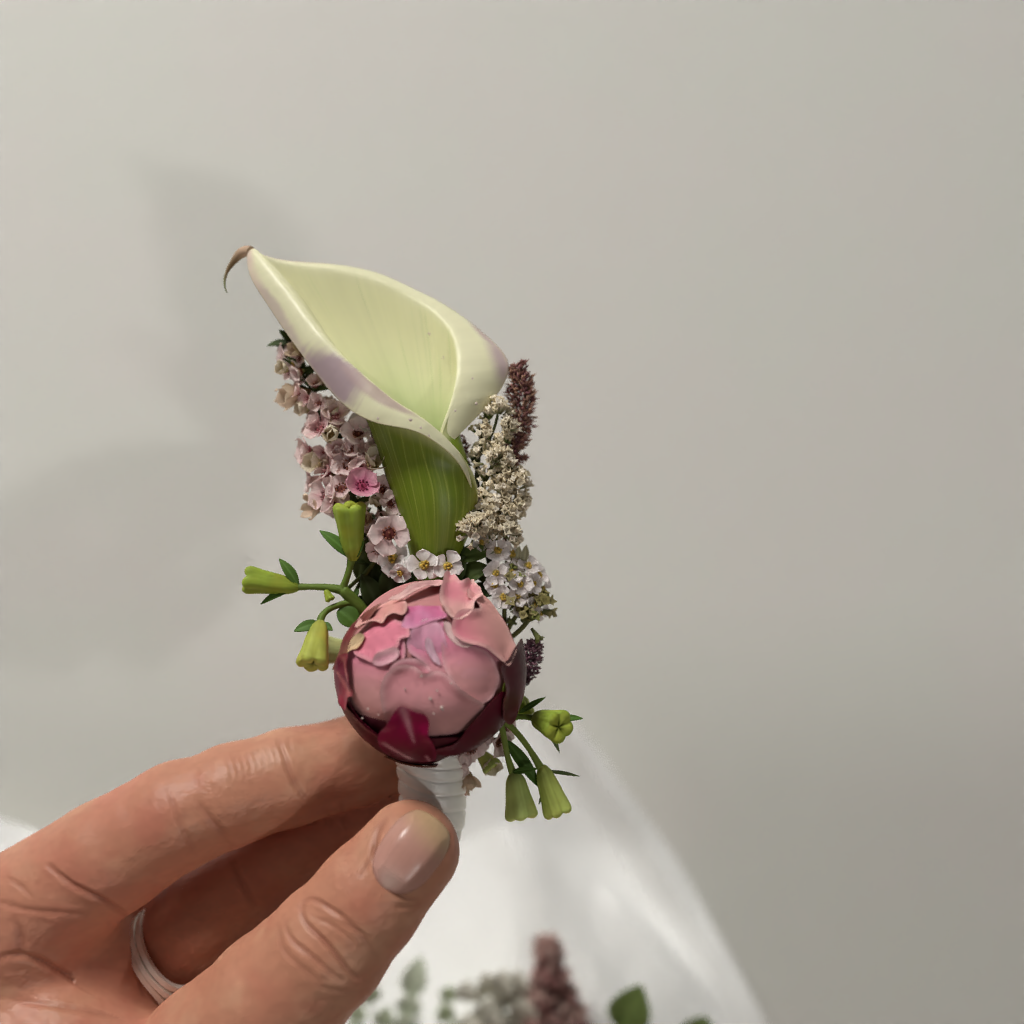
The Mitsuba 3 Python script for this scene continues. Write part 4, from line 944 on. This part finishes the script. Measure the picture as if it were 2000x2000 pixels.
GB, GY, GS = (0.235, 0.315, 0.035), (0.36, 0.39, 0.07), (0.115, 0.175, 0.028)
LF = (0.065, 0.135, 0.02)
sp = add('green_bud_sprig', None, BT, 'green sprig with trumpet shaped buds reaching out to the left')
stem('stem', sp, [(760, 1250, 20), (722, 1206, -6), (690, 1172, -20), (668, 1150, -26)], [13, 13, 13, 11], GS)
stem('stem', sp, [(672, 1154, -26), (645, 1148, -28), (610, 1146, -30), (570, 1146, -30)], [10, 7, 6, 8], GS)
stem('stem', sp, [(668, 1152, -26), (678, 1126, -30), (684, 1104, -34), (688, 1084, -36)], [8, 6.5, 6.5, 10], GS)
stem('stem', sp, [(688, 1176, -20), (655, 1184, -34), (634, 1197, -46), (625, 1218, -56)], [8, 6, 6, 8], GS)
stem('stem', sp, [(668, 1162, -18), (690, 1140, -10), (714, 1118, -6), (740, 1080, -6)], [4, 4, 4, 3], (0.10, 0.14, 0.03))
bud(sp, (584, 1147, -30), (480, 1130, -38), 26, GB, 1, 'yellow green bud pointing left')
bud(sp, (690, 1094, -36), (682, 986, -58), 30, GB, 2, 'upright green bud below the pink wax flowers')
bud(sp, (626, 1214, -54), (610, 1300, -104), 29, GY, 3, 'yellow green bud hanging down')
bud(sp, (705, 1276, 60), (620, 1268, 66), 30, (0.40, 0.42, 0.17), 4, 'pale bud half hidden behind the peony')
bud(sp, (636, 1152, -34), (646, 1172, -40), 9, GB, 5)
for p0, p1, w in [((582, 1143, -34), (545, 1092, -30), 11), ((572, 1149, -32), (511, 1181, -30), 8), ((685, 1088, -40), (624, 1038, -36), 13), ((624, 1218, -60), (575, 1234, -70), 12), ((627, 1220, -60), (650, 1232, -66), 9), ((660, 1192, -30), (702, 1226, -26), 22), ((692, 1090, -44), (712, 1056, -44), 8), ((700, 1150, -14), (690, 1172, -16), 6)]:
    leaf('leaf', sp, p0, p1, w, LF, 0.10, (0.1, 0.55, 0.8))
s2 = add('green_bud_sprig', None, BT, 'green sprig with trumpet shaped buds hanging at the lower right')
stem('stem', s2, [(930, 1400, 30), (965, 1402, -10), (985, 1402, -30)], [10, 9, 8], GS)
stem('stem', s2, [(978, 1404, -28), (1010, 1400, -36), (1040, 1402, -42), (1060, 1406, -46)], [6.5, 5.5, 5.5, 9], GS)
stem('stem', s2, [(976, 1406, -28), (984, 1440, -36), (992, 1480, -40), (1002, 1510, -42)], [6.5, 6, 5.5, 8], (0.22, 0.29, 0.06))
stem('stem', s2, [(978, 1404, -28), (1010, 1432, -30), (1035, 1465, -32), (1056, 1500, -34)], [6.5, 6, 5.5, 8], (0.22, 0.29, 0.06))
bud(s2, (1046, 1402, -44), (1094, 1420, -116), 30, GB, 6, 'green bud facing the viewer')
bud(s2, (1004, 1508, -42), (1020, 1598, -58), 30, (0.46, 0.55, 0.16), 7, 'hanging pale green bud beside the thumb')
bud(s2, (1058, 1496, -34), (1092, 1590, -46), 27, (0.42, 0.49, 0.11), 8, 'hanging green bud, rightmost of the sprig')
bud(s2, (990, 1400, 10), (1030, 1372, 4), 25, GB, 9, 'green bud half hidden behind the peony')
bud(s2, (938, 1470, 0), (962, 1500, -10), 19, (0.30, 0.36, 0.09), 10)
for p0, p1, w in [((1015, 1392, -34), (1066, 1362, -30), 6), ((1084, 1404, -66), (1138, 1404, -60), 7), ((1066, 1418, -60), (1092, 1470, -56), 5), ((988, 1446, -26), (1052, 1538, -20), 13), ((1064, 1506, -34), (1132, 1517, -30), 4), ((1068, 1532, -36), (1052, 1571, -34), 4), ((1002, 1508, -50), (1050, 1502, -54), 7)]:
    leaf('leaf', s2, p0, p1, w, LF if w > 5 else (0.12, 0.16, 0.06), 0.10, (0.1, 0.45, 0.85))

# ------------------------------------------------------------------ background: paper and a wrapped bouquet
def paper_sheet(top, bottom, depth_fn, nx=120, ny=60):
    """A sheet hanging between a top edge and a bottom edge, both given as (x, y) lists."""
    tx = spline(np.c_[np.array(top, float), np.zeros(len(top))], 400)[:, :2]; bx = spline(np.c_[np.array(bottom, float), np.zeros(len(bottom))], 400)[:, :2]
    i = np.linspace(0, 399, nx).astype(int)
    s = np.linspace(0, 1, ny)[None, :, None]
    Q = tx[i][:, None] * (1 - s) + bx[i][:, None] * s
    D = depth_fn(Q[..., 0], Q[..., 1])
    return solid_sheet(at(Q[..., 0], Q[..., 1], D), 2.5 * U)

pw = add('paper_wrap', None, label='crumpled white paper wrapped round a bouquet behind the hand', category='paper')
def dA(x, y):
    r1 = (x - 1090) * 0.83 - (y - 1400) * 0.56
    up = 1 - sstep(1700, 1950, y)
    fold = 120 * sstep(-230, -60, r1) - 100 * sstep(-60, 5, r1)
    return 1700 - 0.10 * (y - 1400) - 0.45 * np.maximum(y - 1650, 0) + fold * (0.25 + 0.75 * up) + 50 * (meshkit.fbm(np.stack([x / 260, y / 330, 0 * x], -1), 3, seed=2) - 0.5)
def dB(x, y):
    l1 = (x - 985) * 0.97 - (y - 1615) * 0.10
    l2 = (x - 1200) * 0.80 - (y - 1740) * 0.55
    l3 = (x - 1010) * 0.86 - (y - 1640) * 0.50
    return 1600 - 0.95 * (y - 1600) - 45 * np.exp(-(l1 / 80) ** 2) + 0.16 * np.abs(l1) - 45 * np.exp(-(l2 / 50) ** 2) * sstep(1640, 1800, y) - 45 * np.exp(-(l3 / 45) ** 2) + 45 * (meshkit.fbm(np.stack([x / 150, y / 260, 0 * x], -1), 3, seed=6) - 0.5)
add('sheet', mikit.ply(paper_sheet([(-300, 1590), (-60, 1604), (60, 1630), (300, 1700), (600, 1640), (880, 1470), (1010, 1402), (1085, 1388), (1130, 1420), (1215, 1530), (1300, 1645), (1385, 1790), (1450, 1910), (1512, 2030)],
                                   [(-300, 2500), (0, 2500), (300, 2500), (700, 2500), (900, 2500), (1000, 2500), (1100, 2500), (1200, 2500), (1300, 2500), (1400, 2500), (1500, 2500), (1600, 2500)], dA), 'paper_mat', smooth=40), pw)
add('sheet', mikit.ply(paper_sheet([(-320, 1570), (-60, 1588), (20, 1606), (90, 1632), (180, 1690), (300, 1790)], [(-320, 2300), (-60, 2300), (100, 2300), (200, 2300), (300, 2300), (420, 2300)],
                                   lambda x, y: 1560 - 1.3 * (y - 1600) + 60 * np.sin(x / 60.0)), 'paper_mat', smooth=40), pw)
add('sheet', mikit.ply(paper_sheet([(300, 1900), (600, 1780), (800, 1690), (930, 1630), (985, 1612), (1040, 1640), (1120, 1690), (1200, 1745), (1300, 1840), (1400, 1965), (1440, 2060)],
                                   [(300, 2500), (500, 2500), (800, 2500), (1000, 2500), (1200, 2500), (1400, 2500), (1500, 2500)], dB), 'paper_mat', smooth=40), pw)

def bloom(name, label, cat, group=None):
    return add(name, None, label=label, category=cat, group=group)
b1 = bloom('flower_spike', 'blurred mauve flower spike in the wrapped bouquet', 'flower')
plume(b1, 'florets', [(1110, 2260, 1060), (1092, 2080, 1060), (1080, 1960, 1055), (1072, 1880, 1050), (1066, 1838, 1045)], [110, 98, 70, 40, 14], 1500, 31, [(0.33, 0.16, 0.15), (0.40, 0.24, 0.21), (0.26, 0.12, 0.11), (0.48, 0.32, 0.28)], 40, wd=12)
stem('stem', b1, [(1110, 2400, 1060), (1090, 2080, 1060), (1068, 1850, 1045)], [9, 8, 5], (0.12, 0.08, 0.05))
EU = [('pale_leaf_sprig', 'blurred pale green leaf sprig beside the thumb, leftmost in the bouquet', [(722, 1938, 20, 14), (700, 1975, 18, 14), (752, 1985, 22, 14), (690, 2010, 20, 14)], (740, 2120), (0.44, 0.50, 0.35)),
      ('pale_leaf_sprig', 'blurred pale green leaf sprig with a tall faint leaf', [(812, 1905, 40, 17), (800, 1958, 22, 17), (790, 1995, 24, 16)], (820, 2160), (0.52, 0.57, 0.44)),
      ('pale_leaf_sprig', 'blurred small green leaf pair between the pale leaves and the cream bloom', [(876, 1938, 16, 12), (868, 1975, 20, 13), (890, 2010, 20, 13)], (880, 2160), (0.42, 0.49, 0.31)),
      ('green_leaf_sprig', 'blurred green leaves under the cream bloom', [(955, 1982, 22, 17), (985, 1995, 22, 16), (940, 2012, 20, 16)], (970, 2160), (0.25, 0.31, 0.16)),
      ('green_leaf_sprig', 'bright green leaf right of the mauve spike', [(1232, 1965, 48, 28), (1212, 2030, 40, 22)], (1220, 2200), (0.22, 0.31, 0.09)),
      ('green_leaf_sprig', 'small green leaf tip at the bottom edge, rightmost in the bouquet', [(1366, 2008, 28, 24), (1340, 2040, 26, 20)], (1350, 2200), (0.22, 0.30, 0.10))]
for i, (nm, lab, lv, root, c) in enumerate(EU):
    k = bloom(nm, lab, 'leaves')
    dd = 1060 + 25 * i if i < 4 else 960
    for j, (x, y, hl, hw) in enumerate(lv):
        an = (-0.5, 0.5, 0.3, -0.3)[(i + j) % 4] * (0.6 if i < 4 else 0.9)
        if i == 4 and j == 0: an = 0.42
        dx, dy = math.sin(an) * hl, -math.cos(an) * hl
        leaf('leaf', k, (x - dx, y - dy, dd), (x + dx, y + dy, dd - 20), hw * 1.5, c, 0.08, (0.1, 0.5, 0.85))
    x0, y0 = lv[0][0], lv[0][1]
    stem('stem', k, [(root[0], root[1] + 150, dd + 10), (root[0], root[1], dd), ((root[0] + x0) / 2 + 6, (root[1] + y0) / 2, dd), (x0, y0 + lv[0][2], dd)], [5, 5, 4, 3], np.array(c) * 0.8)
cb = bloom('cream_bloom', 'blurred cream white bloom left of the mauve spike', 'flower')
g = np.random.default_rng(44)
for j in range(26):
    an, r = g.uniform(0, 6.28), 62 * math.sqrt(g.uniform())
    x, y, d = 985 + r * math.cos(an) * 1.3, 1975 + r * math.sin(an), 1090 + g.uniform(-50, 50)
    leaf('petal', cb, (x, y + 20, d + 20), (x + g.uniform(-12, 12), y - 26, d - 20), 30, np.array((0.62, 0.60, 0.52)) * g.uniform(0.9, 1.1), 0.15, (g.uniform(-.4, .4), 0.5, 0.8))
stem('stem', cb, [(985, 2400, 1100), (985, 2150, 1095), (985, 1990, 1090)], [8, 8, 6], (0.2, 0.25, 0.1))
